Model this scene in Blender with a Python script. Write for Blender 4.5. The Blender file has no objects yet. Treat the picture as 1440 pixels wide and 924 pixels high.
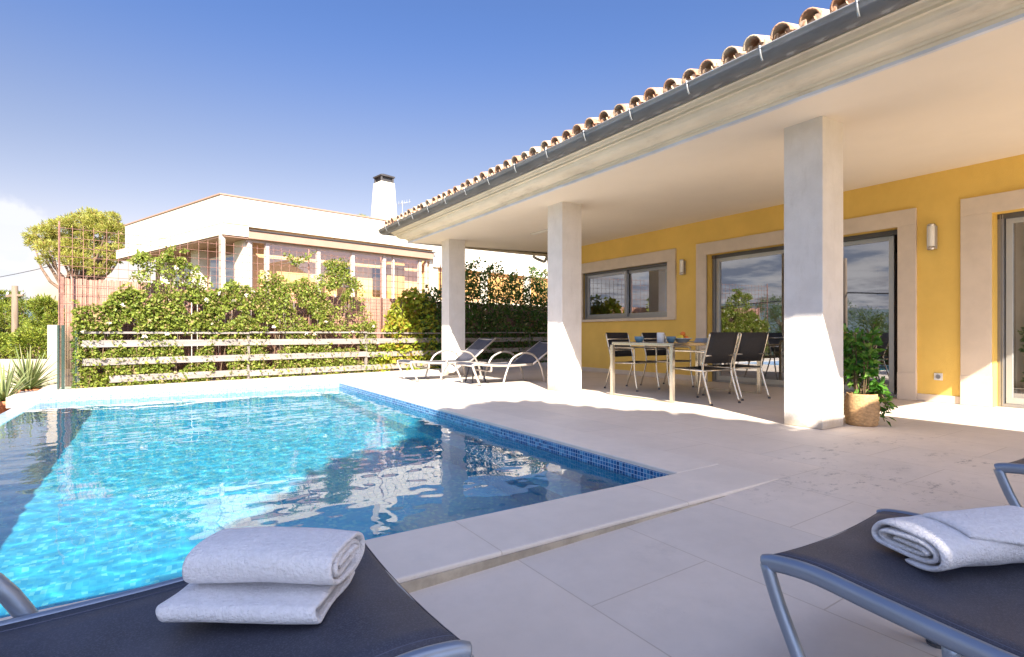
import bpy, bmesh, math, random
from mathutils import Vector, Matrix, noise
random.seed(7)
R = math.radians
sc = bpy.context.scene
COL = sc.collection

# ------------------------------------------------------------------ camera
FPX, HOR = 752.0, 469.0
YAW = math.atan((720 - 228) / FPX)
CAMZ = 0.87
Fv = Vector((math.sin(YAW), math.cos(YAW), 0)); Rv = Vector((math.cos(YAW), -math.sin(YAW), 0))
cam_d = bpy.data.cameras.new('camera'); cam = bpy.data.objects.new('camera', cam_d); COL.objects.link(cam)
cam_d.sensor_width = 36; cam_d.lens = 36 * FPX / 1440
cam_d.shift_y = (HOR - 462) / 1440
cam_d.clip_start = 0.02; cam_d.clip_end = 5000
cam.location = (0, 0, CAMZ); cam.rotation_euler = (R(90), 0, -YAW)
sc.camera = cam

def at_z(u, v, z):
    d = (CAMZ - z) * FPX / (v - HOR); p = Fv * d + Rv * (d * (u - 720) / FPX); return Vector((p.x, p.y, z))
def at_d(u, v, d):
    p = Fv * d + Rv * (d * (u - 720) / FPX); return Vector((p.x, p.y, CAMZ - (v - HOR) * d / FPX))
def at_x(u, v, X):
    r = Fv + Rv * ((u - 720) / FPX); d = X / r.x; return Vector((X, r.y * d, CAMZ - (v - HOR) * d / FPX))

# ------------------------------------------------------------------ materials
def new_mat(name):
    m = bpy.data.materials.new(name); m.use_nodes = True
    nt = m.node_tree; nt.nodes.clear()
    out = nt.nodes.new('ShaderNodeOutputMaterial')
    return m, nt, out
class N:
    """tiny node helper"""
    def __init__(s, nt): s.nt = nt
    def n(s, t, **kw):
        nd = s.nt.nodes.new('ShaderNode' + t)
        for k, v in kw.items():
            if k.startswith('i_'):
                key = k[2:]; key = int(key) if key.isdigit() else key.replace('_', ' ')
                nd.inputs[key].default_value = v
            else: setattr(nd, k, v)
        return nd
    def l(s, a, b): s.nt.links.new(a, b)
    def math(s, op, a, b=None, c=None, clamp=False):
        nd = s.nt.nodes.new('ShaderNodeMath'); nd.operation = op; nd.use_clamp = clamp
        for i, x in enumerate((a, b, c)):
            if x is None: continue
            if isinstance(x, (int, float)): nd.inputs[i].default_value = x
            else: s.l(x, nd.inputs[i])
        return nd.outputs[0]
    def vmath(s, op, a, b=None):
        nd = s.nt.nodes.new('ShaderNodeVectorMath'); nd.operation = op
        for i, x in enumerate((a, b)):
            if x is None: continue
            if isinstance(x, (tuple, list)): nd.inputs[i].default_value = x
            else: s.l(x, nd.inputs[i])
        return nd.outputs[0]
    def mix(s, f, a, b, bt='MIX'):
        nd = s.nt.nodes.new('ShaderNodeMix'); nd.data_type = 'RGBA'; nd.blend_type = bt
        for key, x in ((0, f), (6, a), (7, b)):
            if isinstance(x, (int, float)): nd.inputs[key].default_value = x
            elif isinstance(x, (tuple, list)): nd.inputs[key].default_value = (*x[:3], 1)
            else: s.l(x, nd.inputs[key])
        return nd.outputs[2]
    def ramp(s, f, a, b, lo=0.0, hi=1.0):
        nd = s.nt.nodes.new('ShaderNodeMapRange'); nd.interpolation_type = 'SMOOTHSTEP'
        s.l(f, nd.inputs[0]); nd.inputs[1].default_value = a; nd.inputs[2].default_value = b
        nd.inputs[3].default_value = lo; nd.inputs[4].default_value = hi
        return nd.outputs[0]
    def noise(s, co, scale, detail=4, rough=.55):
        nd = s.nt.nodes.new('ShaderNodeTexNoise'); nd.inputs['Scale'].default_value = scale
        nd.inputs['Detail'].default_value = detail; nd.inputs['Roughness'].default_value = rough
        if co is not None: s.l(co, nd.inputs['Vector'])
        return nd.outputs[0]

def mat(name, col, rough=.6, metal=0., var=.12, vscale=3., bump=0., bscale=60., spec=.5, dirt=None, dscale=2., dth=(.55, .8), stretch=None):
    m, nt, out = new_mat(name); k = N(nt)
    tc = k.n('TexCoord').outputs['Object']
    if stretch: tc2 = k.vmath('MULTIPLY', tc, stretch)
    else: tc2 = tc
    b = k.n('BsdfPrincipled'); b.inputs['Roughness'].default_value = rough; b.inputs['Metallic'].default_value = metal
    b.inputs['Specular IOR Level'].default_value = spec
    nz = k.noise(tc2, vscale, 6, .6)
    lo = tuple(c * (1 - var) for c in col); hi = tuple(min(1, c * (1 + var)) for c in col)
    f = k.ramp(nz, .3, .7)
    c = k.mix(f, lo, hi)
    if dirt:
        d = k.noise(tc2, dscale, 8, .65)
        c = k.mix(k.ramp(d, dth[0], dth[1]), c, dirt)
    k.l(c, b.inputs['Base Color'])
    if bump:
        bn = k.n('Bump'); bn.inputs['Strength'].default_value = bump; bn.inputs['Distance'].default_value = .01
        k.l(k.noise(tc, bscale, 5, .6), bn.inputs['Height']); k.l(bn.outputs[0], b.inputs['Normal'])
    k.l(b.outputs[0], out.inputs[0])
    return m

def column_mat():
    m, nt, out = new_mat('column limestone'); k = N(nt)
    tc = k.n('TexCoord').outputs['Object']; sep = k.n('SeparateXYZ'); k.l(tc, sep.inputs[0])
    b = k.n('BsdfPrincipled'); b.inputs['Roughness'].default_value = .7; b.inputs['Specular IOR Level'].default_value = .3
    n1 = k.noise(tc, 4, 7, .65); n2 = k.noise(k.vmath('MULTIPLY', tc, (1, 1, .25)), 14, 6, .7)
    c = k.mix(k.ramp(n1, .3, .7), (.72, .675, .63), (.79, .745, .70))
    c = k.mix(k.ramp(n2, .5, .8, 0, .5), c, (.60, .55, .49))
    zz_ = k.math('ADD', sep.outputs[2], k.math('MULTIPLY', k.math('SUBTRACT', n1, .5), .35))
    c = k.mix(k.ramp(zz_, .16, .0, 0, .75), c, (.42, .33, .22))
    k.l(c, b.inputs['Base Color']); bn = k.n('Bump'); bn.inputs['Strength'].default_value = .3; bn.inputs['Distance'].default_value = .01
    k.l(k.noise(tc, 45, 5, .6), bn.inputs['Height']); k.l(bn.outputs[0], b.inputs['Normal']); k.l(b.outputs[0], out.inputs[0]); return m

def leaf_mat(name, c1, c2, c3=None, trans=.35, rough=.5):
    m, nt, out = new_mat(name); k = N(nt)
    g = k.n('NewGeometry')
    r = g.outputs['Random Per Island']
    c = k.mix(r, c1, c2)
    if c3:
        r2 = k.math('FRACT', k.math('MULTIPLY', r, 17.3))
        c = k.mix(k.ramp(r2, .8, .9), c, c3)
    b = k.n('BsdfPrincipled'); b.inputs['Roughness'].default_value = rough; b.inputs['Specular IOR Level'].default_value = .35
    t = k.n('BsdfTranslucent'); k.l(c, b.inputs['Base Color'])
    k.l(k.mix(1.0, c, (1.0, 1.0, .45), 'MULTIPLY'), t.inputs[0])
    mx = k.n('MixShader'); mx.inputs[0].default_value = trans
    k.l(b.outputs[0], mx.inputs[1]); k.l(t.outputs[0], mx.inputs[2]); k.l(mx.outputs[0], out.inputs[0])
    return m

def stone_floor(name, col, sx, sy, stains=True):
    m, nt, out = new_mat(name); k = N(nt)
    tc = k.n('TexCoord').outputs['Object']
    br = k.n('TexBrick'); br.offset = .5
    br.inputs['Scale'].default_value = 1; br.inputs['Mortar Size'].default_value = .0034
    br.inputs['Brick Width'].default_value = sx; br.inputs['Row Height'].default_value = sy
    br.inputs['Color1'].default_value = (.925, .93, .935, 1); br.inputs['Color2'].default_value = (1.0, .985, .965, 1)
    br.inputs['Mortar'].default_value = (.74, .70, .65, 1); br.inputs['Mortar Smooth'].default_value = .6
    rot = k.n('Mapping'); rot.inputs['Rotation'].default_value = (0, 0, R(90)); k.l(tc, rot.inputs[0])
    k.l(rot.outputs[0], br.inputs['Vector'])
    n1 = k.noise(tc, 1.3, 6, .6); n2 = k.noise(tc, 9, 6, .7)
    c = k.mix(k.ramp(n1, .3, .7), tuple(x * .93 for x in col), tuple(min(1, x * 1.05) for x in col))
    c = k.mix(k.ramp(n2, .35, .75, 0, .35), c, tuple(x * .84 for x in col))
    c = k.mix(1.0, c, br.outputs[0], 'MULTIPLY')
    # travertine pits and tiny specks
    n3 = k.noise(k.vmath('MULTIPLY', tc, (1, .45, 1)), 70, 4, .7)
    c = k.mix(k.ramp(n3, .66, .76, 0, .35), c, tuple(x * .55 for x in col))
    if stains:
        # dark lichen stains by the door walk
        sep = k.n('SeparateXYZ'); k.l(tc, sep.inputs[0])
        dx = k.math('DIVIDE', k.math('SUBTRACT', sep.outputs[0], 4.1), 1.4); dy = k.math('DIVIDE', k.math('SUBTRACT', sep.outputs[1], 1.5), .8)
        rr = k.math('SQRT', k.math('ADD', k.math('MULTIPLY', dx, dx), k.math('MULTIPLY', dy, dy)))
        near = k.ramp(rr, .2, 1.5, 1, 0)
        n4 = k.noise(k.vmath('MULTIPLY', tc, (1, 1.6, 1)), 9, 9, .8)
        st = k.math('MULTIPLY', k.math('MULTIPLY', k.ramp(n4, .53, .62), near), k.ramp(k.noise(k.vmath('MULTIPLY', tc, (.6, 1.6, 1)), 1.7, 4), .44, .62))
        c = k.mix(k.math('MULTIPLY', st, .75), c, (.12, .10, .09))
        n5 = k.noise(tc, 2.1, 9, .8)
        c = k.mix(k.ramp(n5, .55, .75, 0, .4), c, tuple(x * .62 for x in col))
    b = k.n('BsdfPrincipled'); b.inputs['Roughness'].default_value = .62; b.inputs['Specular IOR Level'].default_value = .35
    k.l(c, b.inputs['Base Color'])
    bn = k.n('Bump'); bn.inputs['Strength'].default_value = .35; bn.inputs['Distance'].default_value = .004
    hgt = k.math('SUBTRACT', k.math('MULTIPLY', n2, .5), k.math('MULTIPLY', br.outputs[1], .6))
    k.l(hgt, bn.inputs['Height']); k.l(bn.outputs[0], b.inputs['Normal']); k.l(b.outputs[0], out.inputs[0])
    return m

def mosaic(name, cols, size=.028, grout=(.55, .7, .75), gw=.09):
    m, nt, out = new_mat(name); k = N(nt)
    tc = k.n('TexCoord').outputs['Object']
    sc_ = k.vmath('SCALE', tc); sc_.node.inputs['Scale'].default_value = 1 / size
    sc_ = k.vmath('ADD', sc_, (.013, .017, .011))
    fl = k.vmath('FLOOR', sc_); fr = k.vmath('FRACTION', sc_)
    wn = k.n('TexWhiteNoise'); wn.noise_dimensions = '3D'; k.l(fl, wn.inputs[0])
    cr = k.n('ValToRGB'); cr.color_ramp.interpolation = 'CONSTANT'
    e = cr.color_ramp.elements
    e[0].position = 0; e[0].color = (*cols[0], 1); e[1].position = 1 / len(cols); e[1].color = (*cols[1], 1)
    for i, c in enumerate(cols[2:]):
        x = e.new((i + 2) / len(cols)); x.color = (*c, 1)
    k.l(wn.outputs[0], cr.inputs[0])
    # grout lines: near tile border on two of three axes (faces are axis aligned)
    g = k.n('NewGeometry'); an = k.vmath('ABSOLUTE', g.outputs['True Normal'])
    sf = k.n('SeparateXYZ'); k.l(fr, sf.inputs[0]); sn = k.n('SeparateXYZ'); k.l(an, sn.inputs[0])
    tot = None
    for i in range(3):
        a = k.math('LESS_THAN', sf.outputs[i], gw); a = k.math('MULTIPLY', a, k.math('LESS_THAN', sn.outputs[i], .5))
        tot = a if tot is None else k.math('MAXIMUM', tot, a)
    c = k.mix(k.math('MULTIPLY', tot, .8), cr.outputs[0], grout)
    b = k.n('BsdfPrincipled'); b.inputs['Roughness'].default_value = .25; k.l(c, b.inputs['Base Color']); k.l(b.outputs[0], out.inputs[0])
    return m

def schlick(k, f0, nsock=None):
    g = k.n('NewGeometry'); dn = k.nt.nodes.new('ShaderNodeVectorMath'); dn.operation = 'DOT_PRODUCT'
    k.l(nsock or g.outputs['Normal'], dn.inputs[0]); k.l(g.outputs['Incoming'], dn.inputs[1])
    c = k.math('SUBTRACT', 1.0, k.math('ABSOLUTE', dn.outputs['Value']), clamp=True)
    return k.math('ADD', k.math('MULTIPLY', k.math('POWER', c, 5.0), 1 - f0), f0, clamp=True)

def glass_mat(name, refl, tint, rough=.0, ior=1.5):
    m, nt, out = new_mat(name); k = N(nt)
    f = k.math('ADD', schlick(k, .045), refl, clamp=True)
    t = k.n('BsdfTransparent'); t.inputs[0].default_value = (*tint, 1)
    g = k.n('BsdfGlossy'); g.inputs['Roughness'].default_value = rough; g.inputs['Color'].default_value = (.95, .97, 1, 1)
    mx = k.n('MixShader'); k.l(f, mx.inputs[0]); k.l(t.outputs[0], mx.inputs[1]); k.l(g.outputs[0], mx.inputs[2]); k.l(mx.outputs[0], out.inputs[0])
    return m

M = {}
M['terrace'] = stone_floor('terrace limestone', (.70, .62, .545), .9, .6)
M['coping'] = stone_floor('coping limestone', (.72, .645, .57), 60, 1.13, False)
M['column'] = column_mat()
M['surround'] = mat('sandstone surround', (.68, .57, .46), .7, var=.05, vscale=4, bump=.15, bscale=60)
M['yellow'] = mat('yellow render', (.85, .57, .14), .85, var=.06, vscale=1.1, bump=.4, bscale=110, dirt=(.76, .49, .11), dscale=.7, dth=(.45, .8))
M['white'] = mat('white render', (.80, .76, .70), .85, var=.025, vscale=1.2, bump=.15, bscale=120)
M['cream'] = mat('cream ceiling paint', (.85, .76, .64), .85, var=.03, vscale=.8, bump=.1, bscale=100)
M['cornice'] = mat('stained plaster cornice', (.82, .73, .58), .8, var=.1, vscale=2.4, bump=.3, bscale=40, dirt=(.50, .42, .32), dscale=2.2, dth=(.52, .8), stretch=(1, .5, 3))
M['gutter'] = mat('weathered zinc', (.34, .345, .36), .6, .1, var=.25, vscale=5, bump=.1, bscale=30, dirt=(.20, .19, .18), dscale=5, dth=(.5, .8), stretch=(1, .3, 1))
M['bracket'] = mat('galvanised bracket', (.42, .44, .46), .4, .7)
M['tile'] = mat('clay roof tile', (.46, .25, .155), .85, var=.4, vscale=7, bump=.5, bscale=50, dirt=(.52, .43, .32), dscale=5, dth=(.42, .62))
M['mortar'] = mat('roof mortar', (.50, .36, .26), .9, var=.2, vscale=12, bump=.5, bscale=60)
M['alu'] = mat('aluminium frame', (.36, .36, .37), .38, .75, var=.04)
M['alu_dark'] = mat('shutter box metal', (.12, .12, .12), .5, .4, var=.08)
M['alu_pale'] = mat('pale sash aluminium', (.50, .50, .48), .4, .55, var=.03)
M['steel'] = mat('brushed steel', (.60, .56, .52), .3, .9, var=.06)
M['frost'] = mat('frosted lamp glass', (.82, .78, .70), .35, var=.03)
M['pane'] = glass_mat('window glass', .33, (.55, .58, .58), ior=1.45)
M['glass_clear'] = glass_mat('glass screen', .02, (.80, .93, .88), ior=1.45)
M['glass_veranda'] = glass_mat('veranda glass', .06, (.96, .97, .95))
M['glass_edge'] = mat('green glass edge', (.05, .085, .075), .2, var=.1)
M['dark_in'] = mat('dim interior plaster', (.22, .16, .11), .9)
M['wood_dark'] = mat('dark wood', (.09, .045, .022), .55, var=.3, vscale=6, stretch=(1, 1, .2))
M['curtain'] = mat('sheer curtain', (.55, .53, .50), .9)
M['mosaic'] = mosaic('pool mosaic', [(.03, .38, .61), (.045, .41, .62), (.025, .345, .60), (.06, .45, .62), (.035, .39, .61), (.12, .52, .63), (.03, .37, .60)], .026, (.05, .42, .60), .06)
M['band'] = mosaic('waterline mosaic', [(.015, .09, .26), (.03, .14, .34), (.06, .20, .42), (.01, .06, .20), (.09, .27, .46), (.03, .15, .34)], .028, (.52, .66, .78), .12)
M['edge'] = mosaic('pale edge mosaic', [(.20, .30, .46), (.27, .37, .52), (.16, .26, .43), (.32, .41, .54), (.23, .32, .49)], .028, (.45, .52, .60), .1)
M['slat'] = mat('silver weathered board', (.26, .23, .215), .8, var=.18, vscale=4, bump=.3, bscale=40, stretch=(.3, 1, 4))
M['fpost'] = mat('fence post', (.22, .19, .17), .8, var=.15)
M['rust'] = mat('rusty wire', (.26, .13, .10), .8, var=.3, vscale=20)
M['reed'] = mat('brushwood screen', (.33, .18, .135), .9, var=.35, vscale=14, bump=.6, bscale=60, stretch=(8, 8, .25))
M['stonewall'] = mat('cream stone wall', (.43, .37, .29), .85, var=.12, vscale=5, bump=.6, bscale=18, dirt=(.45, .37, .28), dscale=5, dth=(.52, .8))
M['terracotta'] = mat('terracotta', (.46, .17, .08), .8, var=.18, vscale=8, bump=.2)
M['soil'] = mat('dry soil', (.17, .11, .07), .95, var=.3, vscale=6, bump=.8, bscale=30)
M['ground'] = mat('dry grass ground', (.16, .15, .07), .95, var=.35, vscale=.3, bump=.6, bscale=4)
M['sling'] = None
M['frame'] = mat('silver blue painted tube', (.27, .32, .40), .34, .55, var=.06, vscale=6, bump=.04, bscale=200)
M['frame_pale'] = mat('champagne tube', (.62, .57, .53), .35, .6, var=.05)
M['chair_tube'] = mat('polished aluminium tube', (.66, .60, .50), .24, .85, var=.05)
M['chair_cloth'] = mat('black mesh fabric', (.016, .016, .02), .7, var=.2, vscale=40)
M['table_glass'] = mat('dark glass table top', (.03, .028, .03), .06, spec=.7)
M['rubber'] = mat('grey rubber foot', (.10, .10, .11), .8)
M['towel'] = mat('white terry cotton', (.88, .87, .90), 1.0, var=.05, vscale=90, bump=1., bscale=150, spec=.1)
M['ceramic'] = mat('white ceramic', (.80, .80, .78), .25, var=.02)
M['blue_cer'] = mat('blue glazed bowl', (.13, .26, .36), .25)
M['pale_blue'] = mat('pale blue napkins', (.36, .42, .55), .8)
M['orange'] = mat('orange peel', (.78, .22, .03), .45, bump=.3, bscale=200)
M['lemon'] = mat('lemon peel', (.80, .60, .05), .45, bump=.3, bscale=200)
M['bread'] = mat('bread crust', (.40, .19, .08), .8, var=.3, vscale=20, bump=.4)
M['wicker'] = mat('pale wicker', (.46, .28, .13), .8, var=.25, vscale=30, bump=.8, bscale=90, stretch=(1, 1, 2))
M['bark'] = mat('pine bark', (.17, .11, .075), .95, var=.3, vscale=5, bump=.8, bscale=14, stretch=(2, 2, .6))
M['stem'] = mat('woody stem', (.16, .11, .06), .9, var=.2)
M['post_wood'] = mat('weathered pole wood', (.19, .14, .10), .9, var=.2, vscale=4, stretch=(3, 3, .3))
M['orange_wall'] = mat('apricot render', (.74, .44, .22), .85, var=.06)
M['house'] = mat('cream house render', (.66, .60, .49), .85, var=.04, vscale=.6, dirt=(.5, .43, .33), dscale=.5, dth=(.55, .9))
M['house_frame'] = mat('pinkish veranda frame', (.50, .40, .36), .6)
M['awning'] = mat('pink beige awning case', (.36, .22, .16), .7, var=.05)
M['blind'] = mat('orange roller blind', (.55, .30, .10), .8, var=.05)
M['chim_cap'] = mat('sooty metal cap', (.06, .055, .055), .6, .3)
M['socket'] = mat('white plastic plate', (.74, .73, .70), .4)
M['cable'] = mat('black cable', (.05, .05, .06), .6)
M['leaf_vine'] = leaf_mat('vine leaf', (.15, .21, .03), (.30, .35, .06), (.36, .27, .12))
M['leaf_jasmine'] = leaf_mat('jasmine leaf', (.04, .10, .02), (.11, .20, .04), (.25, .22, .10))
M['leaf_yellow'] = leaf_mat('yellow green leaf', (.22, .33, .03), (.42, .40, .05), (.40, .25, .04))
M['leaf_ficus'] = leaf_mat('ficus leaf', (.03, .12, .015), (.10, .26, .03), (.20, .34, .06), .25, .35)
M['leaf_agave'] = leaf_mat('agave leaf', (.18, .24, .10), (.30, .34, .14), (.40, .38, .2), .15)
M['needle'] = leaf_mat('pine needles', (.26, .29, .05), (.44, .42, .09), (.30, .20, .06), .25)
M['needle_dark'] = leaf_mat('dense pine needles', (.09, .15, .015), (.30, .33, .04), (.10, .08, .02), .25)
M['leaf_far'] = leaf_mat('far shrub leaf', (.05, .10, .02), (.14, .20, .04), (.2, .18, .08), .25)
M['petal'] = leaf_mat('white flowers', (.75, .70, .62), (.8, .75, .7), None, .3)

def sling_mat():
    m, nt, out = new_mat('navy sling textile'); k = N(nt)
    tc = k.n('TexCoord').outputs['Object']
    b = k.n('BsdfPrincipled'); b.inputs['Roughness'].default_value = .55; b.inputs['Specular IOR Level'].default_value = .6
    n1 = k.noise(tc, 7, 5, .6)
    w = k.n('TexWave'); w.inputs['Scale'].default_value = 160; w.bands_direction = 'X'; k.l(tc, w.inputs[0])
    w2 = k.n('TexWave'); w2.inputs['Scale'].default_value = 160; w2.bands_direction = 'Y'; k.l(tc, w2.inputs[0])
    wv = k.math('MULTIPLY', w.outputs[1], w2.outputs[1])
    c = k.mix(k.ramp(n1, .3, .7), (.026, .028, .044), (.044, .047, .072))
    sp_ = k.noise(tc, 260, 2, .5)
    c = k.mix(k.ramp(sp_, .5, .62, 0, .5), c, (.10, .105, .14))
    c = k.mix(k.math('MULTIPLY', wv, .5), c, (.075, .08, .11))
    bn = k.n('Bump'); bn.inputs['Strength'].default_value = .25; bn.inputs['Distance'].default_value = .002; k.l(wv, bn.inputs['Height'])
    k.l(bn.outputs[0], b.inputs['Normal']); k.l(c, b.inputs['Base Color']); k.l(b.outputs[0], out.inputs[0]); return m
M['sling'] = sling_mat()

def water_mat():
    m, nt, out = new_mat('pool water'); k = N(nt)
    g = k.n('BsdfPrincipled'); g.inputs['Roughness'].default_value = 0; g.inputs['IOR'].default_value = 1.333; g.inputs['Transmission Weight'].default_value = 1
    g.inputs['Base Color'].default_value = (.80, .98, 1, 1)
    k.l(g.outputs[0], out.inputs[0])
    va = k.n('VolumeAbsorption'); va.inputs['Color'].default_value = (.04, .80, .95, 1); va.inputs['Density'].default_value = .24
    return m
M['water'] = water_mat()

# ------------------------------------------------------------------ mesh helpers
class MB:
    def __init__(s): s.v = []; s.f = []; s.smooth = []
    def add(s, vs, fs, sm=False):
        o = len(s.v); s.v += [tuple(v) for v in vs]
        s.f += [tuple(i + o for i in f) for f in fs]; s.smooth += [sm] * len(fs); return s
    def box(s, x0, x1, y0, y1, z0, z1, M4=None):
        vs = [Vector((x, y, z)) for z in (z0, z1) for (x, y) in ((x0, y0), (x1, y0), (x1, y1), (x0, y1))]
        if M4: vs = [M4 @ v for v in vs]
        return s.add(vs, [(3, 2, 1, 0), (4, 5, 6, 7), (0, 1, 5, 4), (1, 2, 6, 5), (2, 3, 7, 6), (3, 0, 4, 7)])
    def prism(s, poly, z0, z1):
        n = len(poly)
        a = sum(poly[i][0] * poly[(i + 1) % n][1] - poly[(i + 1) % n][0] * poly[i][1] for i in range(n))
        if a < 0: poly = list(poly)[::-1]
        vs = [(p[0], p[1], z0) for p in poly] + [(p[0], p[1], z1) for p in poly]
        return s.add(vs, [tuple(range(n))[::-1], tuple(range(n, 2 * n))] + [(i, (i + 1) % n, n + (i + 1) % n, n + i) for i in range(n)])
    def beam(s, a, b, w, h, up=(0, 0, 1)):
        a = Vector(a); b = Vector(b); d = (b - a).normalized(); u = Vector(up); sd = d.cross(u).normalized(); u = sd.cross(d)
        vs = [p + sd * x * w / 2 + u * y * h / 2 for p in (a, b) for (x, y) in ((-1, -1), (1, -1), (1, 1), (-1, 1))]
        return s.add(vs, [(0, 1, 2, 3), (7, 6, 5, 4), (0, 4, 5, 1), (1, 5, 6, 2), (2, 6, 7, 3), (3, 7, 4, 0)])
    def tube(s, pts, r, n=10, sm=True, rx=None):
        pts = [Vector(p) for p in pts]; k = len(pts)
        rs = r if isinstance(r, (list, tuple)) else [r] * k
        T = [(pts[min(i + 1, k - 1)] - pts[max(i - 1, 0)]).normalized() for i in range(k)]
        u = T[0].orthogonal().normalized() if abs(T[0].z) > .9 else Vector((0, 0, 1)).cross(T[0]).normalized()
        vs = []
        for i in range(k):
            u = (u - T[i] * u.dot(T[i])).normalized(); w = T[i].cross(u)
            for j in range(n):
                a = 2 * math.pi * j / n
                vs.append(pts[i] + u * math.cos(a) * rs[i] * (rx or 1) + w * math.sin(a) * rs[i])
        fs = [(i * n + j, i * n + (j + 1) % n, (i + 1) * n + (j + 1) % n, (i + 1) * n + j) for i in range(k - 1) for j in range(n)]
        s.add(vs, fs, sm)
        o = len(s.v) - len(vs)
        s.f += [tuple(o + j for j in range(n))[::-1], tuple(o + (k - 1) * n + j for j in range(n))]; s.smooth += [False, False]
        return s
    def lathe(s, prof, c=(0, 0, 0), n=24, sm=True, sx=1, sy=1):
        k = len(prof)
        vs = [(c[0] + r * sx * math.cos(2 * math.pi * j / n), c[1] + r * sy * math.sin(2 * math.pi * j / n), c[2] + z) for (r, z) in prof for j in range(n)]
        fs = [(i * n + j, i * n + (j + 1) % n, (i + 1) * n + (j + 1) % n, (i + 1) * n + j) for i in range(k - 1) for j in range(n)]
        o = len(s.v); s.add(vs, fs, sm)
        s.f += [tuple(o + j for j in range(n))[::-1], tuple(o + (k - 1) * n + j for j in range(n))]; s.smooth += [False, False]
        return s
    def build(s, name, m, parent=None, bevel=0., loc=None, solid=0., sub=0):
        me = bpy.data.meshes.new(name); me.from_pydata(s.v, [], s.f); me.update()
        me.polygons.foreach_set('use_smooth', s.smooth)
        o = bpy.data.objects.new(name, me); COL.objects.link(o); me.materials.append(m)
        if parent is not None: o.parent = parent
        if loc is not None: o.location = loc
        if solid: md = o.modifiers.new('solid', 'SOLIDIFY'); md.thickness = solid; md.offset = 0
        if sub: md = o.modifiers.new('sub', 'SUBSURF'); md.levels = md.render_levels = sub
        if bevel:
            md = o.modifiers.new('bevel', 'BEVEL'); md.width = bevel; md.segments = 2; md.limit_method = 'ANGLE'; md.angle_limit = R(40)
        return o

def tag(o, label=None, cat=None, group=None, kind=None):
    if label: o['label'] = label
    if cat: o['category'] = cat
    if group: o['group'] = group
    if kind: o['kind'] = kind
    return o
def empty(name, loc, rz=0.):
    o = bpy.data.objects.new(name, None); COL.objects.link(o); o.location = loc; o.rotation_euler = (0, 0, rz); o.empty_display_size = .1
    return o
def children(o): return [c for c in COL.objects if c.parent == o]
def copy_tree(o, parent=None):
    kids = children(o)
    c = o.copy(); COL.objects.link(c)
    if parent: c.parent = parent
    for ch in kids: copy_tree(ch, c)
    return c
def smooth_path(pts, n=6):
    P = [Vector(p) for p in pts]; out = []
    for i in range(len(P) - 1):
        p0 = P[max(i - 1, 0)]; p1 = P[i]; p2 = P[i + 1]; p3 = P[min(i + 2, len(P) - 1)]
        for j in range(n):
            t = j / n
            out.append(.5 * ((2 * p1) + (p2 - p0) * t + (2 * p0 - 5 * p1 + 4 * p2 - p3) * t * t + (3 * p1 - p0 - 3 * p2 + p3) * t ** 3))
    out.append(P[-1]); return out

def leaf(mb, p, d, size, w=.5, up=None):
    """one leaf: folded diamond of 4 verts + spine"""
    d = d.normalized()
    sd = d.cross(Vector((random.gauss(0, 1), random.gauss(0, 1), random.gauss(0, 1)))).normalized()
    nrm = sd.cross(d)
    a = p; b = p + d * size * .5 + sd * size * w * .5 + nrm * size * .08; c = p + d * size; e = p + d * size * .5 - sd * size * w * .5 + nrm * size * .08
    mb.add([a, b, c, e], [(0, 1, 2), (0, 2, 3)], False)
def rdir(zb=0.):
    v = Vector((random.gauss(0, 1), random.gauss(0, 1), random.gauss(0, 1) + zb)); return v.normalized()

# ------------------------------------------------------------------ world and sun
TO_SUN = Vector((-.51, -1.22, 1.0)).normalized()
w = bpy.data.worlds.new('World'); sc.world = w; w.use_nodes = True
nt = w.node_tree; nt.nodes.clear(); k = N(nt)
wo = nt.nodes.new('ShaderNodeOutputWorld'); bg = k.n('Background')
sky = k.n('TexSky'); sky.sky_type = 'NISHITA'; sky.sun_disc = False
sky.sun_elevation = math.asin(TO_SUN.z); sky.sun_rotation = math.atan2(TO_SUN.x, TO_SUN.y)
sky.air_density = 1.0; sky.dust_density = 1.3; sky.ozone_density = 2.6; sky.altitude = 60
dirv = k.n('TexCoord').outputs['Generated']; sp = k.n('SeparateXYZ'); k.l(dirv, sp.inputs[0])
X, Y, Z = sp.outputs
zz = k.math('ADD', k.math('MAXIMUM', Z, 0.0), .12)
cv = k.n('CombineXYZ'); k.l(k.math('DIVIDE', X, zz), cv.inputs[0]); k.l(k.math('DIVIDE', Y, zz), cv.inputs[1])
cn = k.noise(cv.outputs[0], 1.15, 9, .58)
west = k.ramp(X, -.125, -.165)
lim = k.math('ADD', k.math('MULTIPLY', k.math('SUBTRACT', k.math('MULTIPLY', X, -1.0), .15), .55), .165)
puff = k.noise(dirv, 14, 8, .6)
west = k.ramp(k.math('ADD', X, k.math('MULTIPLY', k.math('SUBTRACT', puff, .5), .07)), -.135, -.155)
elm = k.math('SUBTRACT', 1.0, k.ramp(k.math('ADD', k.math('SUBTRACT', Z, lim), k.math('MULTIPLY', k.math('SUBTRACT', puff, .5), .12)), -.012, .012))
core = k.ramp(cn, .40, .56)
lowb = k.ramp(Z, .17, .05)
cov = k.math('MAXIMUM', core, k.math('MULTIPLY', k.math('MAXIMUM', lowb, k.ramp(X, -.4, -.2)), .85))
mask = k.math('MULTIPLY', k.math('MULTIPLY', west, elm), cov)
cshade = k.noise(cv.outputs[0], 2.3, 6, .6)
ccol = k.mix(k.math('MULTIPLY', k.ramp(cshade, .35, .62), k.ramp(X, -.25, -.5)), (2.35, 2.4, 2.6), (.9, 1.0, 1.3))
tint = k.mix(k.ramp(Z, .30, .02), k.mix(k.ramp(Z, .52, .24), (.34, .387, .52), (.55, .42, .39)), (.80, .50, .38))
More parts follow.
